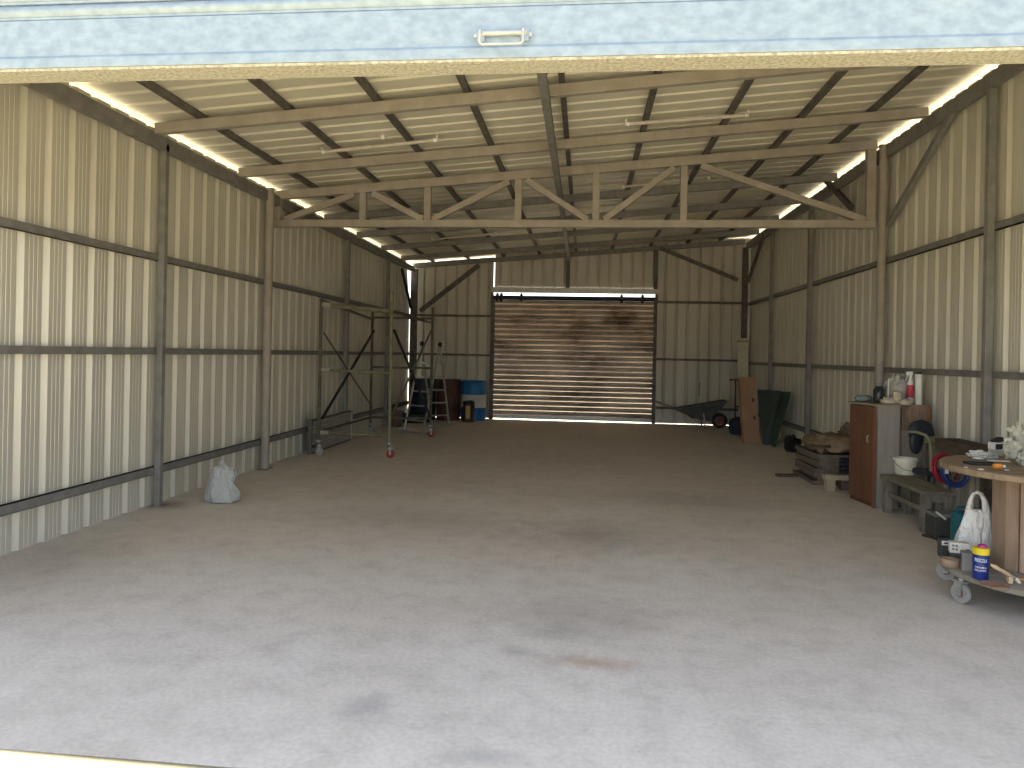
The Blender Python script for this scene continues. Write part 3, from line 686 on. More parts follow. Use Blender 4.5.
# ------------------------------------------------------------------ wheelbarrow
WY = 15.72
def wp(px, py, dy=0): return at(px, py, Y=WY+dy)
o = thing('wheelbarrow', 'old dark wheelbarrow with a reddish wheel rim by the back wall', 'wheelbarrow', (at(700, 425, Y=WY).x, WY, 0))
L3 = lambda v: Vector(v)-Vector(o.location)
rimL, rimR, bl, br = wp(678, 408), wp(726, 400.5), wp(691, 418), wp(709, 418)
def sec(p, d): return [L3(p)+Vector((0, -d, 0)), L3(p)+Vector((0, d, 0))]
mb = MB(); a = sec(rimL, .20)+sec(rimR, .30)+sec(bl, .17)+sec(br, .20); ins = [v+Vector((0, 0, .012)) for v in a]
c_ = sum(a, Vector())/8
outer = [a[0], a[1], a[2], a[3], a[4], a[5], a[6], a[7]]
inner = [v+(c_-v)*.06+Vector((0, 0, .012)) for v in outer]
inner[0].z = a[0].z; inner[1].z = a[1].z; inner[2].z = a[2].z; inner[3].z = a[3].z
# outer indices: 0/1 left rim, 2/3 right rim, 4/5 bottom left, 6/7 bottom right
F_ = [(0, 4, 5, 1), (4, 6, 7, 5), (6, 2, 3, 7), (0, 2, 6, 4), (1, 5, 7, 3)]
mb.add(outer+inner, F_+[tuple(i+8 for i in reversed(f)) for f in F_]+[(0, 1, 9, 8), (1, 3, 11, 9), (3, 2, 10, 11), (2, 0, 8, 10)])
mb.build('tray', M['traydark'], o)
mb = MB(); mb.tube([a[0], a[2], a[3], a[1]], .012, 8, closed=True); mb.build('tray_rim', M['darksteel'], o, smooth=True)
wc = wp(719.5, 420.5); wc.z = .165
for s in (-1, 1):
    hp = [wp(656.5, 402), wp(669, 406), wp(680, 411), wp(700, 419)]
    pts = [L3(q)+Vector((0, s*.24, 0)) for q in hp[:3]]+[L3(hp[3])+Vector((0, s*.17, .0)), L3(wc)+Vector((0, s*.05, .0))]
    mb = MB(); mb.tube(pts, .015, 8); fr_ = mb.build('frame_tube', M['darksteel'], o, smooth=True)
    mb = MB(); mb.tube([pts[0]-(pts[1]-pts[0]).normalized()*.02, pts[0]+(pts[1]-pts[0]).normalized()*.28], .02, 8); mb.build('grip', M['palewood'], fr_, smooth=True)
    q0 = L3(wp(702, 412))+Vector((0, s*.2, 0)); q1 = L3(wp(703.5, 424))+Vector((0, s*.23, 0)); q1.z = .01
    mb = MB(); mb.tube([q0+Vector((-.005, 0, .12)), q0, q1], .014, 8); mb.build('leg', M['alu'] if s < 0 else M['darksteel'], o, smooth=True)
mb = MB(); mb.lathe([(.10, -.03), (.15, -.04), (.165, -.02), (.165, .02), (.15, .04), (.10, .03)], L3(wc), 'y', 28, closed=True); wh = mb.build('tyre', M['rubber'], o, smooth=True)
mb = MB(); mb.lathe([(0, -.03), (.03, -.035), (.035, -.012), (.09, -.02), (.102, -.03), (.102, .03), (.09, .02), (.035, .012), (.03, .035), (0, .03)], L3(wc), 'y', 24); mb.build('rim', M['rust'], wh, smooth=True)
mb = MB(); z0 = L3(wp(700, 380)); mb.box((z0.x-.02, .0, z0.z-.35), (z0.x+.0, .02, z0.z-.05)); mb.build('prop_stick', M['darksteel'], o)

# ------------------------------------------------------------------ hand truck, boards and box in the back right corner
def prismq(name, q, d, mat, **k):   # quad of 4 world points, thickness vector d
    mb = MB(); mb.prism([Vector(p) for p in q], d); return mb.build(name, mat, **k)
o = thing('hand_truck', 'black hand truck with thin upright and cross handle behind the cardboard box', 'trolley', (at(737, 430, Y=14.6).x, 14.6, 0))
mb = MB(); mb.tube([(-.04, 0, .05), (-.04, .03, 1.08)], .014, 8); mb.tube([(.16, 0, .05), (.16, .03, .9)], .014, 8); mb.build('upright', M['black'], o, smooth=True)
mb = MB(); mb.tube([(-.16, .03, 1.07), (.10, .03, 1.09)], .014, 8); mb.build('handle', M['black'], o, smooth=True)
mb = MB(); mb.box((-.12, -.22, .02), (.22, 0, .03)); mb.build('toe_plate', M['black'], o)
mb = MB()
for z in (.3, .55): mb.tube([(-.04, 0, z), (.16, 0, z)], .011, 8)
mb.build('crossbar', M['black'], o)
for x_ in (-.10, .22):
    mb = MB(); mb.lathe([(.03, -.02), (.085, -.025), (.10, 0), (.085, .025), (.03, .02)], (x_, .05, .10), 'x', 20); mb.build('wheel', M['rubber'], o, smooth=True)
    
# blue grey sack on it
mb = MB(); mb.blobm((at(738, 425, Y=14.3).x, 14.38, .19), (.16, .12, .175), amp=.25, seed=3, flat=.1); mb2 = tag(mb.build('sack', M['navycloth'], smooth=60), 'dark blue grey sack slumped at the foot of the hand truck', 'sack')

b0 = at(752, 443.0, Z=0); t0 = at(747.5, 377, Y=b0.y+.35)
o = thing('white_board', 'long pale board standing in the back right corner behind the cardboard box', 'board', (0, 0, 0))
q = [at(739, 430, Y=15.6), at(748, 431, Y=15.6), at(748.5, 338.5, Y=15.85), at(737, 338, Y=15.85)]
q[0].z = q[1].z = .0
o.location = q[0]
mb = MB(); mb.prism([v-q[0] for v in q], (0, .03, 0)); mb.build('plank', M['cream'], o, bevel=.003)
mb = MB(); mb.prism([v-q[0]+Vector((.0, -.004, 0)) for v in (q[3].lerp(q[0], .02), q[2].lerp(q[1], .02), q[2].lerp(q[1], .045), q[3].lerp(q[0], .045))], (0, .004, 0)); mb.build('end_tape', M['palewood'], o)

o = thing('cardboard_box', 'tall narrow brown cardboard box leaning upright by the right wall', 'box', b0)
up = (t0-b0); up.z = t0.z; n_ = up.normalized(); wx = Vector((1, 0, 0)); wx = (wx-n_*wx.dot(n_)).normalized(); dy = n_.cross(wx); dy = dy if dy.y > 0 else -dy
hw_ = .140; hh = up.length
body = MB(); body.prism([wx*-hw_, wx*hw_, wx*hw_+n_*hh, wx*-hw_+n_*hh], dy*.18); body.build('carton', M['card'], o, bevel=.004)
mb = MB(); mb.prism([wx*-.03+n_*.01-dy*.002, wx*.03+n_*.01-dy*.002, wx*.03+n_*(hh-.01)-dy*.002, wx*-.03+n_*(hh-.01)-dy*.002], dy*.003); mb.build('packing_tape', M['cardtape'], o)
for kk in (.35, .62):
    mb = MB(); mb.prism([wx*.05+n_*hh*kk-dy*.002, wx*.09+n_*hh*kk-dy*.002, wx*.09+n_*(hh*kk+.06)-dy*.002, wx*.05+n_*(hh*kk+.06)-dy*.002], dy*.003); mb.build('printed_mark', M['black'], o)

gq = [at(762, 444.5, Z=0), at(773, 447, Z=0), at(789.5, 392, X=XR-.09), at(779, 391, X=XR-.06)]
mb = MB(); g0 = gq[0].copy()
prismq('green_panel', [at(771, 446.5, Z=0), at(774.5, 447.2, Z=0), at(790, 392, X=XR-.13), at(780, 391.5, X=XR-.10)], (.03, .02, 0), M['green2'], bevel=.003)
tag(bpy.data.objects['green_panel'], 'narrow dark green panel edge leaning at the right wall, nearest the floor light gap', 'panel')
prismq('green_panel', [at(763, 444.5, Z=0), at(773, 446, Z=0)+Vector((0, .1, 0)), at(781, 391, Y=12.95), at(758, 389.5, Y=13.55)], (.0, .05, 0), M['green1'], bevel=.003)
tag(bpy.data.objects['green_panel.001'], 'wide blackish green panel leaning right of the tall cardboard box', 'panel')
mb = MB(); mb.blobm((3.36, 12.05, .13), (.12, .24, .14), amp=.3, seed=11, flat=.1); tag(mb.build('black_sack', M['black'], smooth=60), 'low black bundle on the floor below the dark green panels', 'bundle')

# ------------------------------------------------------------------ brown boards stacked by the right wall
sx0, sx1, sy0, sy1 = 2.85, 3.44, 8.97, 9.87
random.seed(3)
z = 0.0
lab = ['lowest of the stacked brown boards, jutting out at the front', 'second brown board from the bottom of the stack', 'third brown board from the bottom of the stack', 'fourth brown board of the stack, just above the pale timber',
       'fifth brown board from the bottom of the stack', 'sixth brown board from the bottom of the stack', 'seventh brown board, next to the top of the stack', 'topmost brown board of the stack under the sacking']
for i in range(8):
    jx, jy, r_ = random.uniform(-.04, .03), random.uniform(-.05, .05), random.uniform(-.05, .05)
    hgt = .045 if i != 3 else .05
    o = thing('board', lab[i], 'board', ((sx0+sx1)/2+jx+(.0 if i else -.05), (sy0+sy1)/2+jy, z), r_, 'brown boards stacked by the right wall')
    if i == 2:
        pass
    mb = MB(); mb.box((-.31, -.44, .008), (.31, .44, hgt-.006)); mb.build('plate', M['brownboard'], o, bevel=.004)
    mb = MB(); mb.box((-.312, -.442, 0), (-.29, .442, hgt)); mb.box((.29, -.442, 0), (.312, .442, hgt)); mb.box((-.29, -.442, 0), (.29, -.42, hgt)); mb.box((-.29, .42, 0), (.29, .442, hgt)); mb.build('edge_band', M['brownedge'], o)
    z += hgt
    if i == 1:
        o = thing('timber_block', 'pale square timber block holding up the board stack', 'block', (2.83, 8.62, 0)); mb = MB(); mb.box((-.05, -.05, 0), (.05, .05, .13)); mb.build('block', M['palewood'], o, bevel=.004)
        z += .0
zt = z
p = at(828, 468, Y=8.62)
o = thing('pale_timber', 'pale timber lying across the small block in front of the board stack', 'timber', (3.02, 8.62, .13)); mb = MB(); mb.box((-.26, -.05, 0), (.27, .05, .055)); mb.build('beam', M['palewood'], o, bevel=.004)
mb = MB(); mb.blobm((3.05, 9.25, zt+.115), (.30, .36, .12), amp=.35, seed=2, flat=.05); tag(mb.build('sacking', M['sacking'], smooth=60), 'crumpled brown sacking heaped on top of the board stack', 'sacking')
mb = MB(); mb.blobm((3.36, 9.52, zt+.17), (.13, .16, .17), amp=.35, seed=4, flat=.05); tag(mb.build('paper_sack', M['sacking2'], smooth=60), 'small brown sack behind the heaped sacking, against the right wall', 'sack')
o = thing('floor_plank', 'dark reddish plank lying on the floor left of the board stack', 'plank', (2.72, 9.55, 0), .15); mb = MB(); mb.box((-.25, -.06, 0), (.12, .06, .03)); mb.build('board', M['brownboard'], o, bevel=.003)
o = thing('folded_tarp', 'dark blue folded tarp wedged between board stack and brown cabinet', 'tarp', (3.2, 8.72, .19))
for k in range(4):
    mb = MB(); mb.box((-.22, -.07+.006*k, .045*k), (.2, .07-.004*k, .045*k+.041)); mb.build('fold', M['tarp'] if k != 3 else M['tarpblue'], o, bevel=.012)
o = thing('crate', 'low dark crate under the folded tarp beside the brown cabinet', 'crate', (3.2, 8.72, 0))
mb = MB(); mb.box((-.22, -.045, 0), (.22, .07, .185)); mb.build('body', M['brownboard'], o, bevel=.004)
for zz in (.03, .10):
    mb = MB(); mb.box((-.225, -.055, zz), (.225, -.045, zz+.05)); mb.build('slat', M['brownedge'], o)

# ------------------------------------------------------------------ brown cabinet
c0, c1 = at(848, 498, Z=0), at(874, 508.5, Z=0)
o = thing('cabinet', 'old brown wooden cabinet with grey side panel near the right wall', 'cabinet', c1)
ex = (c0-c1); ex.z = 0; Ld = ex.length; ex.normalize(); ey = Vector((ex.y, -ex.x, 0))   # ex along the door face (away), ey to the right
if ey.x < 0: ey = -ey
HC = 1.06; DW = .25
def P3(a, b_, z): return ex*a+ey*b_+Vector((0, 0, z))
def bx3(mb, a0, a1, b0_, b1_, z0, z1):
    mb.prism([P3(a0, b0_, z0), P3(a1, b0_, z0), P3(a1, b1_, z0), P3(a0, b1_, z0)], (0, 0, z1-z0)); return mb
bx3(MB(), 0.02, Ld, .02, DW, 0, HC-.02).build('body', M['cabbrown'], o)
dr = bx3(MB(), .05, Ld-.01, -.002, .018, .05, HC-.03).build('door', M['cabdoor'], o, bevel=.003)
bx3(MB(), 0, .045, -.002, .02, 0, HC-.02).build('door_frame', M['cabred'], o)
h_ = MB(); h_.tube([P3(.13, -.004, .66), P3(.13, -.018, .67), P3(.13, -.018, .72), P3(.13, -.004, .73)], .007, 8); h_.build('handle', M['palewood'], dr, smooth=True)
bx3(MB(), .0, .018, .0, DW+.0, .0, HC-.02).build('side_panel', M['cabgrey'], o)
bx3(MB(), -.01, Ld+.01, -.012, DW+.01, HC-.02, HC).build('top', M['cabtop'], o, bevel=.003)
o = thing('crate_cupboard', 'weathered wooden box cupboard between the brown cabinet and the right wall', 'cupboard', (3.26, 7.80, 0))
w2 = .27
mb = MB(); mb.box((0, .02, 0), (w2, .42, 1.06)); mb.build('body', M['cabgrey2'], o, bevel=.004)
mb = MB(); mb.box((0.005, 0, .80), (w2-.005, .02, 1.05)); mb.build('upper_panel', M['oldply'], o, bevel=.003)
mb = MB(); mb.box((0.005, 0, .02), (w2-.005, .02, .79)); mb.build('lower_panel', M['cabgrey2'], o, bevel=.003)
mb = MB(); mb.box((w2-.02, -.012, .85), (w2+.005, 0, 1.06)); mb.build('corner_strip', M['cabred'], o)

# things on the cabinet
ctop = HC
def onc(px, py, z=ctop): p = at(px, py, Z=z); return p
def cyl(name, x, y, z, prof, mat, label, cat, **k):
    o = thing(name, label, cat, (x, y, z)); return o
p = onc(857, 398.5)
mb = MB(); mb.blobm((3.0, 8.12, ctop+.035), (.09, .06, .04), amp=.25, seed=6, flat=.2); tag(mb.build('grey_rag', M['raggrey'], smooth=60), 'small bluish grey rag on the far left corner of the cabinet top', 'rag')
o = thing('dark_jar', 'dark glass jar with shiny lid standing on the cabinet top left of the cloth', 'jar', (3.10, 7.97, ctop))
mb = MB(); mb.lathe([(0, 0), (.05, 0), (.055, .01), (.055, .14), (.035, .17), (.035, .18), (0, .18)], n=20); mb.build('body', M['jar'], o, smooth=True)
mb = MB(); mb.lathe([(0, .18), (.04, .18), (.04, .21), (0, .21)], n=20); mb.build('lid', M['boxgrey'], o, smooth=True)
o = thing('light_slit_rod', 'thin white rod standing in for a bright slit of light in the wall, on the cabinet behind the beige cloth', 'light slit', (3.15, 7.86, ctop)); mb = MB(); mb.tube([(0, 0, 0), (.0, 0, .26)], [.010, .006], 8); mb.build('shaft', M['white'], o, smooth=True)  # white rod added in place of daylight showing through a wall seam
mb = MB(); mb.blobm((3.12, 7.72, ctop+.035), (.10, .075, .04), amp=.3, seed=7, flat=.1)
mb.blobm((3.24, 7.70, ctop+.028), (.09, .05, .035), amp=.3, seed=9, flat=.1); mb.blobm((3.17, 7.70, ctop+.075), (.05, .05, .07), amp=.3, seed=19, flat=.1)
tag(mb.build('cloth', M['beigecloth'], smooth=60), 'crumpled beige cloth draped over the front edge of the cabinet top', 'cloth')
mb = MB(); mb.blobm((3.33, 8.02, ctop+.135), (.15, .10, .14), amp=.32, fr=2.4, seed=12, flat=.05); tag(mb.build('grey_bag', M['greybag'], smooth=60), 'crumpled grey bag heaped behind the beige cloth', 'bag')
mb = MB(); mb.blobm((3.27, 7.855, ctop+.025), (.075, .03, .025), amp=.2, seed=14, flat=.2); tag(mb.build('dark_pouch', M['raggrey'], smooth=60), 'flat dark bluish pouch in front of the crumpled grey bag', 'pouch')
o = thing('sealant_tube', 'white sealant tube with black cap standing on the cupboard at the wall', 'tube', (3.45, 7.86, ctop))
mb = MB(); mb.lathe([(0, 0), (.034, 0), (.034, .315), (0, .315)], n=20); mb.build('body', M['white'], o, smooth=True)
mb = MB(); mb.lathe([(0, .315), (.028, .315), (.024, .335), (0, .335)], n=20); mb.build('cap', M['black'], o, smooth=True)
o = thing('spray_bottle', 'white spray bottle with red label left of the sealant tube', 'bottle', (3.375, 7.875, ctop))
mb = MB(); mb.lathe([(0, 0), (.028, 0), (.030, .02), (.030, .22), (.014, .27), (.014, .30), (0, .30)], n=18); mb.build('body', M['white'], o, smooth=True)
mb = MB(); mb.lathe([(.028, .07), (.0312, .07), (.0312, .20), (.028, .20)], n=18, closed=True); mb.build('label', M['redlabel'], o, smooth=True)
mb = MB(); mb.box((-.045, -.012, .30), (.02, .012, .34)); mb.tube([(-.03, 0, .30), (-.045, 0, .25)], .006, 6); mb.build('trigger_head', M['white'], o, bevel=.004)

# ------------------------------------------------------------------ old chair behind the bucket
o = thing('old_chair', 'old chair with round black padded back and bent olive armrest', 'chair', (at(930, 436, Y=7.42).x, 7.42, 0), .1)
mb = MB(); mb.box((-.11, -.13, .40), (.14, .15, .45)); mb.build('seat', M['navycloth'], o, bevel=.015)
v0 = MB(); v0.blobm((0, 0, 0), (.132, .040, .125), n=24, m=14, amp=.06, fr=2, seed=2); v0.xf(Matrix.Translation((.0, .15, .80)) @ Matrix.Rotation(-.12, 4, 'X')); v0.build('backrest', M['blackpad'], o, smooth=60)
v0 = MB(); v0.blobm((0, 0, 0), (.065, .030, .12), n=20, m=12, amp=.06, fr=2, seed=4); v0.xf(Matrix.Translation((-.07, .12, .70))); v0.build('lumbar_pad', M['blackpad'], o, smooth=60)
mb = MB(); mb.tube([(-.20, .02, .815), (-.14, -.02, .815), (-.075, -.06, .79), (-.045, -.08, .73), (-.035, -.085, .64), (-.03, -.09, .43)], [.012, .014, .016, .018, .022, .024], 10); mb.build('armrest', M['olive'], o, smooth=True)
mb = MB(); mb.box((-.01, .04, .70), (.13, .10, .765)); mb.build('arm_pad', M['olive'], o, bevel=.015)
mb = MB(); mb.box((-.0, .10, .44), (.05, .13, .78)); mb.build('back_bracket', M['darksteel'], o, bevel=.01)
for sx, sy in ((-.10, -.12), (.13, -.12), (-.10, .14), (.13, .14)):
    mb = MB(); mb.tube([(sx, sy, .40), (sx, sy, .0)], .012, 8); mb.build('leg', M['darksteel'], o, smooth=True)

# dark timber ledge along the wall
o = thing('dark_workbench', 'dark brown timber workbench along the right wall behind the reel table', 'workbench', (3.41, 6.45, 0))
mb = MB(); mb.box((-.11, -.62, .66), (.11, .72, .79)); mb.build('worktop', M['darkwood'], o, bevel=.006)
for sy in (-.5, .15):
    mb = MB(); mb.box((.02, sy-.03, 0), (.08, sy+.03, .66)); mb.build('leg', M['darkwood'], o, bevel=.004)
mb = MB(); mb.box((.04, -.45, .12), (.06, .10, .60)); mb.build('back_board', M['darkwood'], o)

# ------------------------------------------------------------------ low bench with bucket and hoses
BZ = .37
o = thing('bench', 'weathered grey wooden bench carrying the white bucket', 'bench', (3.0, 7.1, 0))
for k in range(3):
    mb = MB(); mb.box((-.03+k*.095, -.46, BZ-.035), (.06+k*.095, .47, BZ)); mb.build('top_board', M['oldwood'], o, bevel=.004)
for sx, sy in ((.02, -.40), (.02, .40), (.2, -.40), (.2, .40)):
    mb = MB(); mb.prism([(sx-.035, sy-.045, 0), (sx+.03, sy-.045, 0), (sx+.03, sy+.045, 0), (sx-.035, sy+.045, 0)], (0, 0, BZ-.036)); mb.build('leg', M['oldwood'], o, bevel=.008)
mb = MB(); mb.box((-.0, -.345, .17), (.03, .345, .215)); mb.build('stretcher', M['oldwood'], o, bevel=.004)
for sy in (-.42, .42):
    mb = MB(); mb.box((0.05, sy-.02, BZ-.10), (.18, sy+.02, BZ-.036)); mb.build('apron_board', M['oldwood'], o, bevel=.003)
p = at(908.5, 475.5, Z=BZ)
o = thing('bucket', 'small white plastic bucket with wire handle on the grey bench', 'bucket', (p.x, p.y+.08, BZ))
mb = MB(); mb.lathe([(0, 0), (.085, 0), (.092, .01), (.104, .135), (.112, .135), (.114, .155), (.108, .165), (.098, .165), (.096, .14), (.082, .012), (0, .012)], n=32); mb.build('body', M['creamplastic'], o, smooth=True)
mb = MB(); mb.tube([(.113*math.cos(t), -.113*math.sin(t)*.9-.004, .14-.09*math.sin(t)) for t in [PI*k/14 for k in range(15)]], .0025, 6); mb.build('handle', M['darksteel'], o)
# hose coils
def coil(name, c, R, r, turns, mat, label, tilt, w_=.014, tag_=False):
    o = thing(name, label, 'hose', c); pts = []
    for k in range(turns*28+1):
        t = 2*PI*k/28; q = k/(turns*28); rr = R-r*2.0*(k//28 % 3)*.8+.004*math.sin(t*3)
        pts.append(Vector((rr*math.cos(t), w_*turns*(q-.5), rr*math.sin(t))))
    m_ = Matrix.Rotation(tilt[2], 4, 'Z') @ Matrix.Rotation(tilt[0], 4, 'X')
    pts = [m_ @ v for v in pts]; lo = min(v.z for v in pts)
    pts = [v+Vector((0, 0, -lo+r)) for v in pts]
    mb = MB(); mb.tube(pts, r, 8); mb.build('coil', mat, o, smooth=True); return o, m_, -lo+r
p = at(950, 486, Z=BZ)
cy_ = 6.93
o, m_, z_ = coil('hose_coil', (at(948, 480, Y=cy_+.08).x, cy_+.08, BZ), .145, .008, 6, M['redhose'], 'red hose coil propped on the bench behind the blue hose coil', (-.15, 0, .1))
o, m_, z_ = coil('hose_coil', (at(954.5, 480, Y=cy_-.05).x, cy_-.05, BZ), .115, .008, 6, M['bluehose'], 'blue hose coil leaning on the bench in front of the red coil', (-.15, 0, .1))
v = m_ @ Vector((-.105, -.05, .02)); mb = MB(); mb.box((v.x-.014, v.y-.012, v.z+z_-.02), (v.x+.016, v.y-.006, v.z+z_+.02)); mb.build('paper_tag', M['white'], o)
mb = MB(); mb.lathe([(.055, -.03), (.07, -.035), (.07, .035), (.055, .03)], (0, 0, z_), 'y', 20, closed=True); mb.build('hub', M['darksteel'], o, smooth=True)
# under and behind the bench
sb = at(942, 540, Y=6.50)
o = thing('storage_box', 'dark grey box by the near end of the bench with a bright metal strip', 'box', (sb.x, 6.50, 0))
mb = MB(); mb.box((-.10, -.09, 0), (.13, .09, .21)); mb.build('body', M['boxdark'], o, bevel=.006)
q0, q1 = at(931, 511.5, Y=6.40), at(946, 519.5, Y=6.40)
mb = MB(); mb.bar((max(q0.x-sb.x, -.10), -.095, q0.z), (q1.x-sb.x, -.095, q1.z), .010, .016, up=(0, 0, 1)); mb.build('metal_strip', M['white'], o)
mb = MB(); mb.box((-.104, -.094, .195), (.134, .094, .225)); mb.build('lid', M['boxgrey2'], o, bevel=.006)
o = thing('teal_jerrycan', 'teal plastic jerrycan on the floor behind the hanging white bag', 'jerrycan', (at(963, 530, Y=5.95).x, 5.95, 0), .1)
mb = MB(); mb.box((-.07, -.07, 0), (.09, .07, .34)); mb.build('body', M['teal'], o, bevel=.03)
mb = MB(); mb.tube([(-.05, 0, .33), (-.04, 0, .375), (.03, 0, .375), (.05, 0, .33)], .012, 8); mb.build('handle', M['teal'], o, smooth=True)
mb = MB(); mb.lathe([(0, .335), (.025, .335), (.025, .37), (0, .37)], (.075, 0, 0), n=14); mb.build('cap', M['black'], o, smooth=True)
o = thing('black_mallet', 'small black rubber headed mallet on the floor in front of the bench', 'mallet', at(941, 541, Z=0)+Vector((0, 0, .0)), .6)
mb = MB(); mb.tube([(-.0, 0, .018), (-.0, .16, .014)], .011, 8); mb.build('handle', M['darkwood'], o, smooth=True)
mb = MB(); mb.tube([(-.045, 0, .022), (.045, 0, .022)], .022, 12); mb.build('head', M['rubber'], o, smooth=True)

# ------------------------------------------------------------------ cable reel table on a round dolly
RC = Vector((2.90, 4.86, 0)); DZ0, DZ1 = .155, .195; TR, TZ = .575, .85
o = thing('dolly', 'round weathered wooden dolly on grey castors under the reel table', 'dolly', RC)
random.seed(5)
dk = MB(); dk.lathe([(0, DZ0), (.55, DZ0), (.56, DZ0+.006), (.56, DZ1-.006), (.55, DZ1), (0, DZ1)], n=56); dk.build('deck', M['deckwood'], o, smooth=True)
for x_, y_, rz in ((2.365, 4.76, .35), (2.51, 5.25, .75), (3.1, 4.4, .2), (3.24, 5.2, 1.2)):
    q = Vector((x_, y_, 0))-RC; m_ = Matrix.Translation(q) @ Matrix.Rotation(rz, 4, 'Z')
    v0 = MB(); v0.lathe([(.028, -.010), (.048, -.012), (.062, -.014), (.064, -.006), (.064, .006), (.062, .014), (.048, .012), (.028, .010)], (0, 0, .064), 'x', 24, closed=True); v0.xf(m_)
    wh = v0.build('castor_wheel', M['wheelgrey'], o, smooth=True)
    v0 = MB(); v0.lathe([(0, -.014), (.029, -.011), (.029, .011), (0, .014)], (0, 0, .064), 'x', 16); v0.xf(m_); v0.build('hub', M['rust'], wh, smooth=True)
    v0 = MB()
    for s in (-1, 1): v0.prism([(s*.019, -.018, .05), (s*.019, .018, .05), (s*.019, .035, .135), (s*.019, -.02, .135)], (s*.003, 0, 0))
    v0.box((-.03, -.035, .132), (.03, .045, .142)); v0.tube([(-.025, 0, .064), (.025, 0, .064)], .006, 8); v0.tube([(0, .0, .14), (0, 0, .158)], .018, 10); v0.xf(m_); v0.build('fork', M['alu'], wh)
o = thing('reel_table', 'wooden cable reel used as a table, planked drum and round top', 'table', RC+Vector((0, 0, DZ1)))
hh = TZ-DZ1
mb = MB(); mb.lathe([(0, hh-.04), (TR-.006, hh-.04), (TR, hh-.034), (TR, hh-.006), (TR-.006, hh), (0, hh)], n=64); mb.build('tabletop', M['topwood'], o, smooth=True)
mb = MB(); mb.lathe([(0, 0), (.30, 0), (.30, .025), (0, .025)], n=40); mb.build('base_ring', M['deckwood'], o, smooth=True)
NP = 11
for k in range(NP):
    t0, t1 = 2*PI*(k+.5)/NP+.012, 2*PI*(k+1.5)/NP-.012; ro, ri = .270+.004*(k % 3), .245
    mb = MB(); mb.prism([(ro*math.cos(t0), ro*math.sin(t0), .025), (ro*1.012*math.cos((t0+t1)/2), ro*1.012*math.sin((t0+t1)/2), .025), (ro*math.cos(t1), ro*math.sin(t1), .025), (ri*math.cos(t1), ri*math.sin(t1), .025), (ri*math.cos(t0), ri*math.sin(t0), .025)], (0, 0, hh-.066))
    mb.build('stave', M['stave'] if k % 2 else M['stave2'], o, bevel=.003)

# things on the dolly deck
dz = DZ1
def od(px, py): return at(px, py, Z=dz)
p = od(984, 580.5); bc = Vector((p.x+.0, p.y+.04, dz))
o = thing('adhesive_can', 'blue cylindrical can with yellow lid and white lettering on the dolly', 'can', bc)
CR = .043; CH = .150
mb = MB(); mb.lathe([(0, 0), (CR-.002, 0), (CR, .004), (CR, CH-.004), (CR-.003, CH), (0, CH)], n=36); mb.build('body', M['canblue'], o, smooth=True)
mb = MB(); mb.lathe([(0, CH), (CR+.002, CH), (CR+.002, CH+.004), (CR+.002, CH+.034), (CR-.004, CH+.04), (0, CH+.04)], n=36); mb.build('lid', M['yellow'], o, smooth=True)
mb = MB(); mb.lathe([(0, CH+.04), (.026, CH+.04), (.024, CH+.052), (.016, CH+.058), (0, CH+.058)], (.008, .0, 0), n=20); mb.build('nozzle_cap', M['pink'], o, smooth=True)
def cantext(body, size, z, mat, parent, yaw, wmax):
    cu = bpy.data.curves.new('lettering', 'FONT'); cu.body = body; cu.size = size; cu.extrude = .0006; cu.align_x = 'CENTER'; cu.offset = size*.012
    ob = bpy.data.objects.new('tmp', cu); COL.objects.link(ob); dg = bpy.context.evaluated_depsgraph_get(); dg.update()
    me = bpy.data.meshes.new_from_object(ob.evaluated_get(dg)); COL.objects.unlink(ob); bpy.data.objects.remove(ob)
    xs = [v.co.x for v in me.vertices]; sc = wmax/(max(xs)-min(xs))
    import bmesh
    bm = bmesh.new(); bm.from_mesh(me)
    bmesh.ops.subdivide_edges(bm, edges=[e for e in bm.edges if e.calc_length() > size*.25], cuts=2)
    for v in bm.verts:
        a = yaw+v.co.x*sc/CR; rr = CR+.0006+v.co.z; v.co = (rr*math.sin(a), -rr*math.cos(a), z+v.co.y)
    bm.to_mesh(me); bm.free(); me.materials.clear(); me.materials.append(mat)
    o2 = bpy.data.objects.new('lettering', me); COL.objects.link(o2); o2.parent = parent; return o2
yw = -math.atan2(bc.x, bc.y)*-1*0-.52
yw = math.atan2(-bc.x, bc.y)
cantext('PRESCOLA', .030, .108, M['white'], o, yw, .068)
cantext('THINNER &', .016, .070, M['white'], o, yw, .064)
cantext('DILUENTE', .016, .052, M['white'], o, yw, .064)
# white carrier bag
p = od(976, 566); wb = Vector((p.x+.0, 5.15, dz))
wb.x = at(973.5, 560, Y=5.15).x
o = thing('carrier_bag', 'white plastic carrier bag with looped handles standing against the reel drum', 'bag', wb, -.45)
mb = MB(); mb.add(*bag_mesh([(0, -.09, .09), (.02, -.11, .10), (.07, -.118, .105), (.13, -.108, .11), (.20, -.085, .108), (.26, -.064, .10), (.30, -.052, .092), (.325, -.045, .086)], .5, amp=.09, seed=3, fold=6, n=48)); mb.build('body', M['bag2'], o, smooth=60, sub=1)
mb = MB(); mb.tube([(-.030, 0, .29), (-.028, 0, .34), (-.022, 0, .385), (-.006, 0, .425), (.014, 0, .437), (.036, .0, .425), (.056, 0, .385), (.064, 0, .34), (.068, 0, .28)], [.028, .019, .014, .012, .011, .013, .018, .023, .032], 12); mb.build('handle', M['bag2'], o, smooth=60)
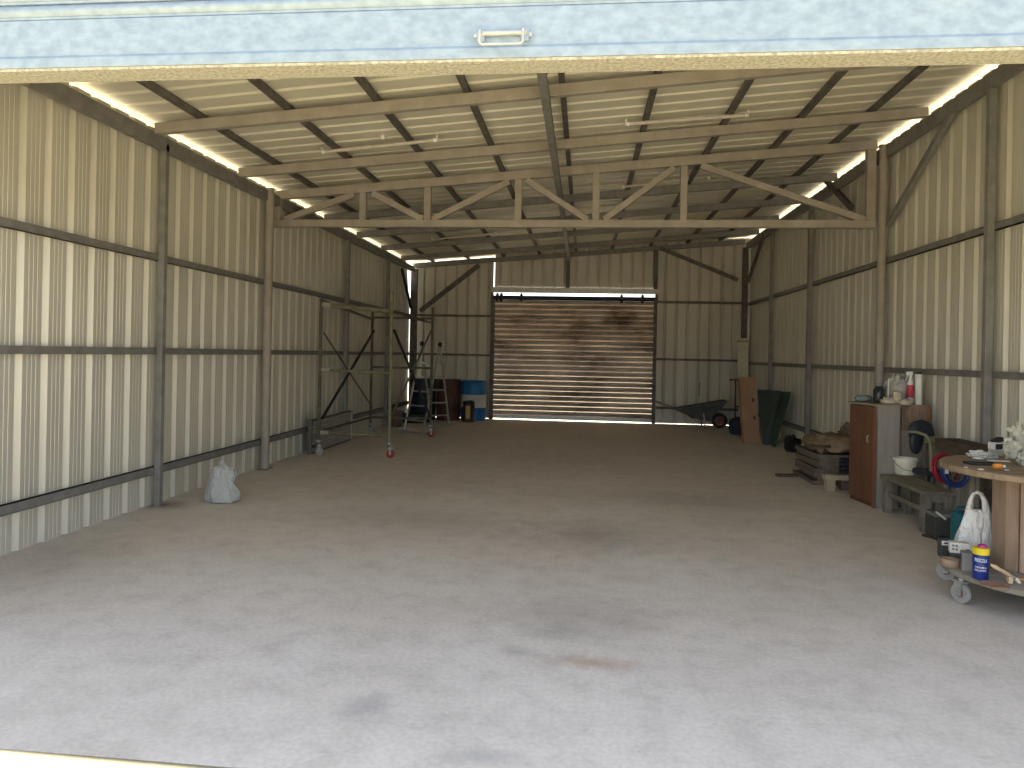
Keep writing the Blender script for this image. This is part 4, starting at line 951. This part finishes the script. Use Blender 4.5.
# grey box
p = od(968, 573)
o = thing('grey_box', 'flat grey metal box standing between the carrier bag and the blue can', 'box', (p.x+.05, p.y+.05, dz), -.35)
mb = MB(); mb.box((-.06, -.04, 0), (.06, .04, .115)); mb.build('body', M['boxgrey'], o, bevel=.006)
mb = MB(); mb.box((-.062, -.042, .085), (.062, .042, .117)); mb.build('lid', M['boxgrey2'], o, bevel=.004)
# white carton with markings
o = thing('white_carton', 'small white carton with grey markings tilted at the left of the dolly', 'carton', (at(957.5, 560, Y=4.99).x, 4.99, dz), -.3)
mb = MB(); mb.box((-.048, -.03, 0), (.06, .03, .062)); mb.build('support_block', M['boxdark'], o, bevel=.004)
v0 = MB(); v0.box((-.05, -.032, .064), (.062, .032, .132)); v0.build('body', M['cartonwhite'], o, bevel=.003)
for kx, kz in ((-.038, .105), (-.038, .082), (-.018, .105), (-.018, .082)):
    v0 = MB(); v0.box((kx, -.0335, kz), (kx+.014, -.0315, kz+.014)); v0.build('printed_mark', M['boxgrey2'], o)
v0 = MB(); v0.lathe([(0, 0), (.013, 0), (.013, .004), (0, .004)], (.052, -.036, .085), 'y', 14); v0.build('black_button', M['black'], o)
# tape roll
p = od(954, 569)
o = thing('tape_roll', 'brownish roll of tape lying at the left edge of the dolly', 'tape', (p.x+.01, p.y+.07, dz), .2)
v0 = MB(); v0.lathe([(.028, 0), (.052, 0), (.056, .006), (.056, .042), (.052, .048), (.028, .048)], n=32, closed=True); v0.xf(Matrix.Translation((0, 0, .0))); v0.build('tape', M['tapebrown'], o, smooth=True)
v0 = MB(); v0.lathe([(.024, .001), (.028, .001), (.028, .047), (.024, .047)], n=32, closed=True); v0.build('core', M['palewood'], o, smooth=True)
# little tin with white label
p = at(942, 560, Z=0)
o = thing('small_tin', 'small dark tin with white label at the far left rim of the dolly', 'tin', (at(943.5, 560, Y=5.12).x+.01, 5.12, dz))
v0 = MB(); v0.box((-.04, -.03, 0), (.03, .03, .12)); v0.build('body', M['boxdark'], o, bevel=.006)
v0 = MB(); v0.box((-.038, -.033, .082), (.02, -.030, .112)); lb = v0.build('label', M['white'], o, bevel=.003)
v0 = MB(); v0.box((-.026, -.0345, .092), (.010, -.033, .102)); v0.build('printed_mark', M['black'], o)
# paint brush
a_, b2 = at(991.5, 565, Z=dz+.115), at(1010, 575.5, Z=dz+.045)
o = thing('paint_brush', 'paint brush with pale wooden handle resting in front of the reel drum', 'brush', b2)
d = (a_-b2)
v0 = MB(); v0.tube([Vector((0, 0, 0)), d*.15, d*.5, d*.85, d], [.008, .012, .011, .013, .007], 10); v0.build('handle', M['brushwood'], o, smooth=True)
v0 = MB(); v0.bar(-d.normalized()*.035, Vector((0, 0, 0)), .03, .014); v0.build('ferrule', M['alu'], o, bevel=.002)
v0 = MB(); v0.bar(-d.normalized()*.07+Vector((0, 0, -.02)), -d.normalized()*.035, .034, .018); v0.build('bristles', M['creamplastic'], o)
v0 = MB(); v0.box((-.012, -.01, -.045), (.012, .01, -.006)); v0.build('rest_block', M['brushwood'], o)
p = od(1016, 580)
o = thing('orange_slat', 'orange brown wooden slat lying on the dolly beside the brush', 'slat', (p.x, p.y, dz), .1)
v0 = MB(); v0.box((-.06, -.012, 0), (.10, .012, .014)); v0.build('slat', M['orangewood'], o, bevel=.002)
p = od(997, 587)
o = thing('lid', 'flat reddish brown round lid lying in front of the blue can', 'lid', (p.x, p.y+.03, dz))
v0 = MB(); v0.lathe([(0, 0), (.075, 0), (.078, .004), (.072, .009), (.03, .007), (.012, .003), (0, .003)], n=28); v0.build('disc', M['rustlid'], o, smooth=True)

# things on the reel table
tz = TZ
def ot(px, py): return at(px, py, Z=tz)
def lump(name, px, py, r, mat, label, cat, seed, amp=.35, fl=.1, fr=3.2):
    p = ot(px, py); mb = MB(); mb.blobm((p.x, p.y, tz+r[2]*(1-fl)), r, n=22, m=14, amp=amp, seed=seed, flat=fl, fr=fr)
    return tag(mb.build(name, M[mat], smooth=50), label, cat)
lump('white_rag', 979, 458.5, (.072, .045, .028), 'ragwhite', 'crumpled whitish rag at the left of the reel tabletop', 'rag', 21)
lump('grey_rag', 990, 459, (.05, .04, .022), 'raggrey2', 'small grey rag beside the whitish rag on the reel tabletop', 'rag', 22)
p = ot(1000, 456)
o = thing('open_box', 'white open box with dark inside on the reel tabletop at the back', 'box', (p.x, p.y+.03, tz), .1)
v0 = MB(); v0.box((-.045, -.035, 0), (.05, .035, .045)); v0.build('base', M['ragwhite'], o, bevel=.003)
v0 = MB(); v0.box((-.035, -.03, .046), (.05, .03, .085)); v0.build('contents', M['jar'], o, bevel=.003)
v0 = MB(); v0.box((-.05, -.04, .086), (.035, .03, .093)); v0.box((-.05, -.04, .045), (-.042, .03, .086)); v0.build('cover', M['white'], o)
v0 = MB(); v0.bar((-.03, 0, .094), (.03, .01, .118), .05, .03, up=(0, 0, 1)); v0.build('black_brush_head', M['black'], o, bevel=.004)
v0 = MB(); v0.box((.032, -.03, .094), (.082, .02, .128)); v0.build('cream_block', M['creamplastic'], o, bevel=.005)
lump('cream_cloth', 1012, 459, (.06, .05, .062), 'creamcloth', 'crumpled cream cloth heaped in front of the open box', 'cloth', 23)
lump('pale_glove', 1019, 455, (.07, .06, .12), 'creamcloth', 'pile of pale crumpled gloves at the right on the reel tabletop', 'gloves', 24)
lump('grey_glove', 1026, 466, (.05, .05, .05), 'raggrey2', 'grey crumpled glove at the right edge of the picture on the tabletop', 'glove', 25)
p = ot(981, 464.5)
o = thing('black_tray', 'thin black tray lying in front of the whitish rag', 'tray', (p.x, p.y, tz), .05)
v0 = MB(); v0.box((-.085, -.05, 0), (.085, .05, .006)); v0.build('base', M['jar'], o)
v0 = MB(); v0.box((-.085, -.05, .006), (.085, -.044, .014)); v0.box((-.085, .044, .006), (.085, .05, .014)); v0.box((-.085, -.044, .006), (-.079, .044, .014)); v0.box((.079, -.044, .006), (.085, .044, .014)); v0.build('edge', M['jar'], o)
p = ot(998, 461)
o = thing('paper_sheet', 'creased pale sheet of paper on the tabletop below the open box', 'paper', (p.x, p.y, tz), -.2)
v0 = MB(); v0.prism([(-.07, -.03, 0), (.06, -.045, 0), (.07, .03, 0), (-.06, .03, 0)], (0, 0, .004)); v0.build('sheet', M['ragwhite'], o)
p = ot(998, 469)
o = thing('amber_bottle', 'small shiny orange bottle lying near the front edge of the tabletop', 'bottle', (p.x, p.y, tz), .1)
v0 = MB(); v0.lathe([(0, -.03), (.014, -.028), (.017, -.02), (.017, .015), (.008, .026), (0, .026)], (0, 0, .017), 'x', 16); v0.build('body', M['amber'], o, smooth=True)
v0 = MB(); v0.lathe([(0, .026), (.009, .026), (.009, .042), (0, .042)], (0, 0, .017), 'x', 12); v0.build('cap', M['white'], o, smooth=True)
for px, py, s_, l in ((981, 470.5, .012, 'small yellowish scrap near the left front edge of the tabletop'), (1007, 471, .010, 'tiny white scrap right of the orange bottle'), (966, 468, .008, 'tiny yellow scrap at the far left of the tabletop')):
    p = ot(px, py); mb = MB(); mb.blobm((p.x, p.y, tz+s_*.5), (s_*1.6, s_, s_*.6), n=10, m=6, amp=.3, seed=px, flat=.2); tag(mb.build('scrap', M['creamcloth'], smooth=50), l, 'scrap')


# ------------------------------------------------------------------ light
w = bpy.data.worlds.new('world'); S.world = w; w.use_nodes = True
nt = w.node_tree; bg = nt.nodes['Background']
sky = nt.nodes.new('ShaderNodeTexSky'); sky.sky_type = 'NISHITA'; sky.sun_disc = False
sky.sun_elevation = math.radians(62); sky.sun_rotation = math.radians(18); sky.dust_density = 1.4; sky.air_density = 1.0
hs = nt.nodes.new('ShaderNodeHueSaturation'); hs.inputs['Saturation'].default_value = .50; nt.links.new(sky.outputs['Color'], hs.inputs['Color'])
nt.links.new(hs.outputs['Color'], bg.inputs['Color']); bg.inputs['Strength'].default_value = .26
sd = bpy.data.lights.new('sun', 'SUN'); sd.energy = 12.0; sd.angle = .0093; sd.color = (1, .93, .80)
so = bpy.data.objects.new('sun', sd); COL.objects.link(so)
el, az = math.radians(79.6), math.radians(8)     # sun stands high behind the shed
dirv = Vector((math.sin(az)*math.cos(el), math.cos(az)*math.cos(el), math.sin(el)))
so.rotation_euler = (-dirv).to_track_quat('-Z', 'Y').to_euler(); so.location = (3, 8, 14)
# ------------------------------------------------------------------ camera
cd = bpy.data.cameras.new('camera'); cam = bpy.data.objects.new('camera', cd); COL.objects.link(cam); S.camera = cam
cd.sensor_width = 36; cd.lens = 36*F/1024; cd.shift_y = -(384-CY)/1024; cd.clip_start = .05
fwd = Vector((-math.sin(TH), math.cos(TH), 0)); rt0 = Vector((math.cos(TH), math.sin(TH), 0)); up0 = Vector((0, 0, 1))
rt = rt0*math.cos(ROLL)+up0*math.sin(ROLL); up = -rt0*math.sin(ROLL)+up0*math.cos(ROLL)
cam.matrix_world = Matrix(((rt.x, up.x, -fwd.x, 0), (rt.y, up.y, -fwd.y, 0), (rt.z, up.z, -fwd.z, EYE), (0, 0, 0, 1)))
S.view_settings.view_transform = 'Standard'; S.view_settings.look = 'None'; S.view_settings.gamma = 1; S.view_settings.use_curve_mapping = False
S.view_settings.exposure = 1.0
S.cycles.max_bounces = 10; S.cycles.diffuse_bounces = 7
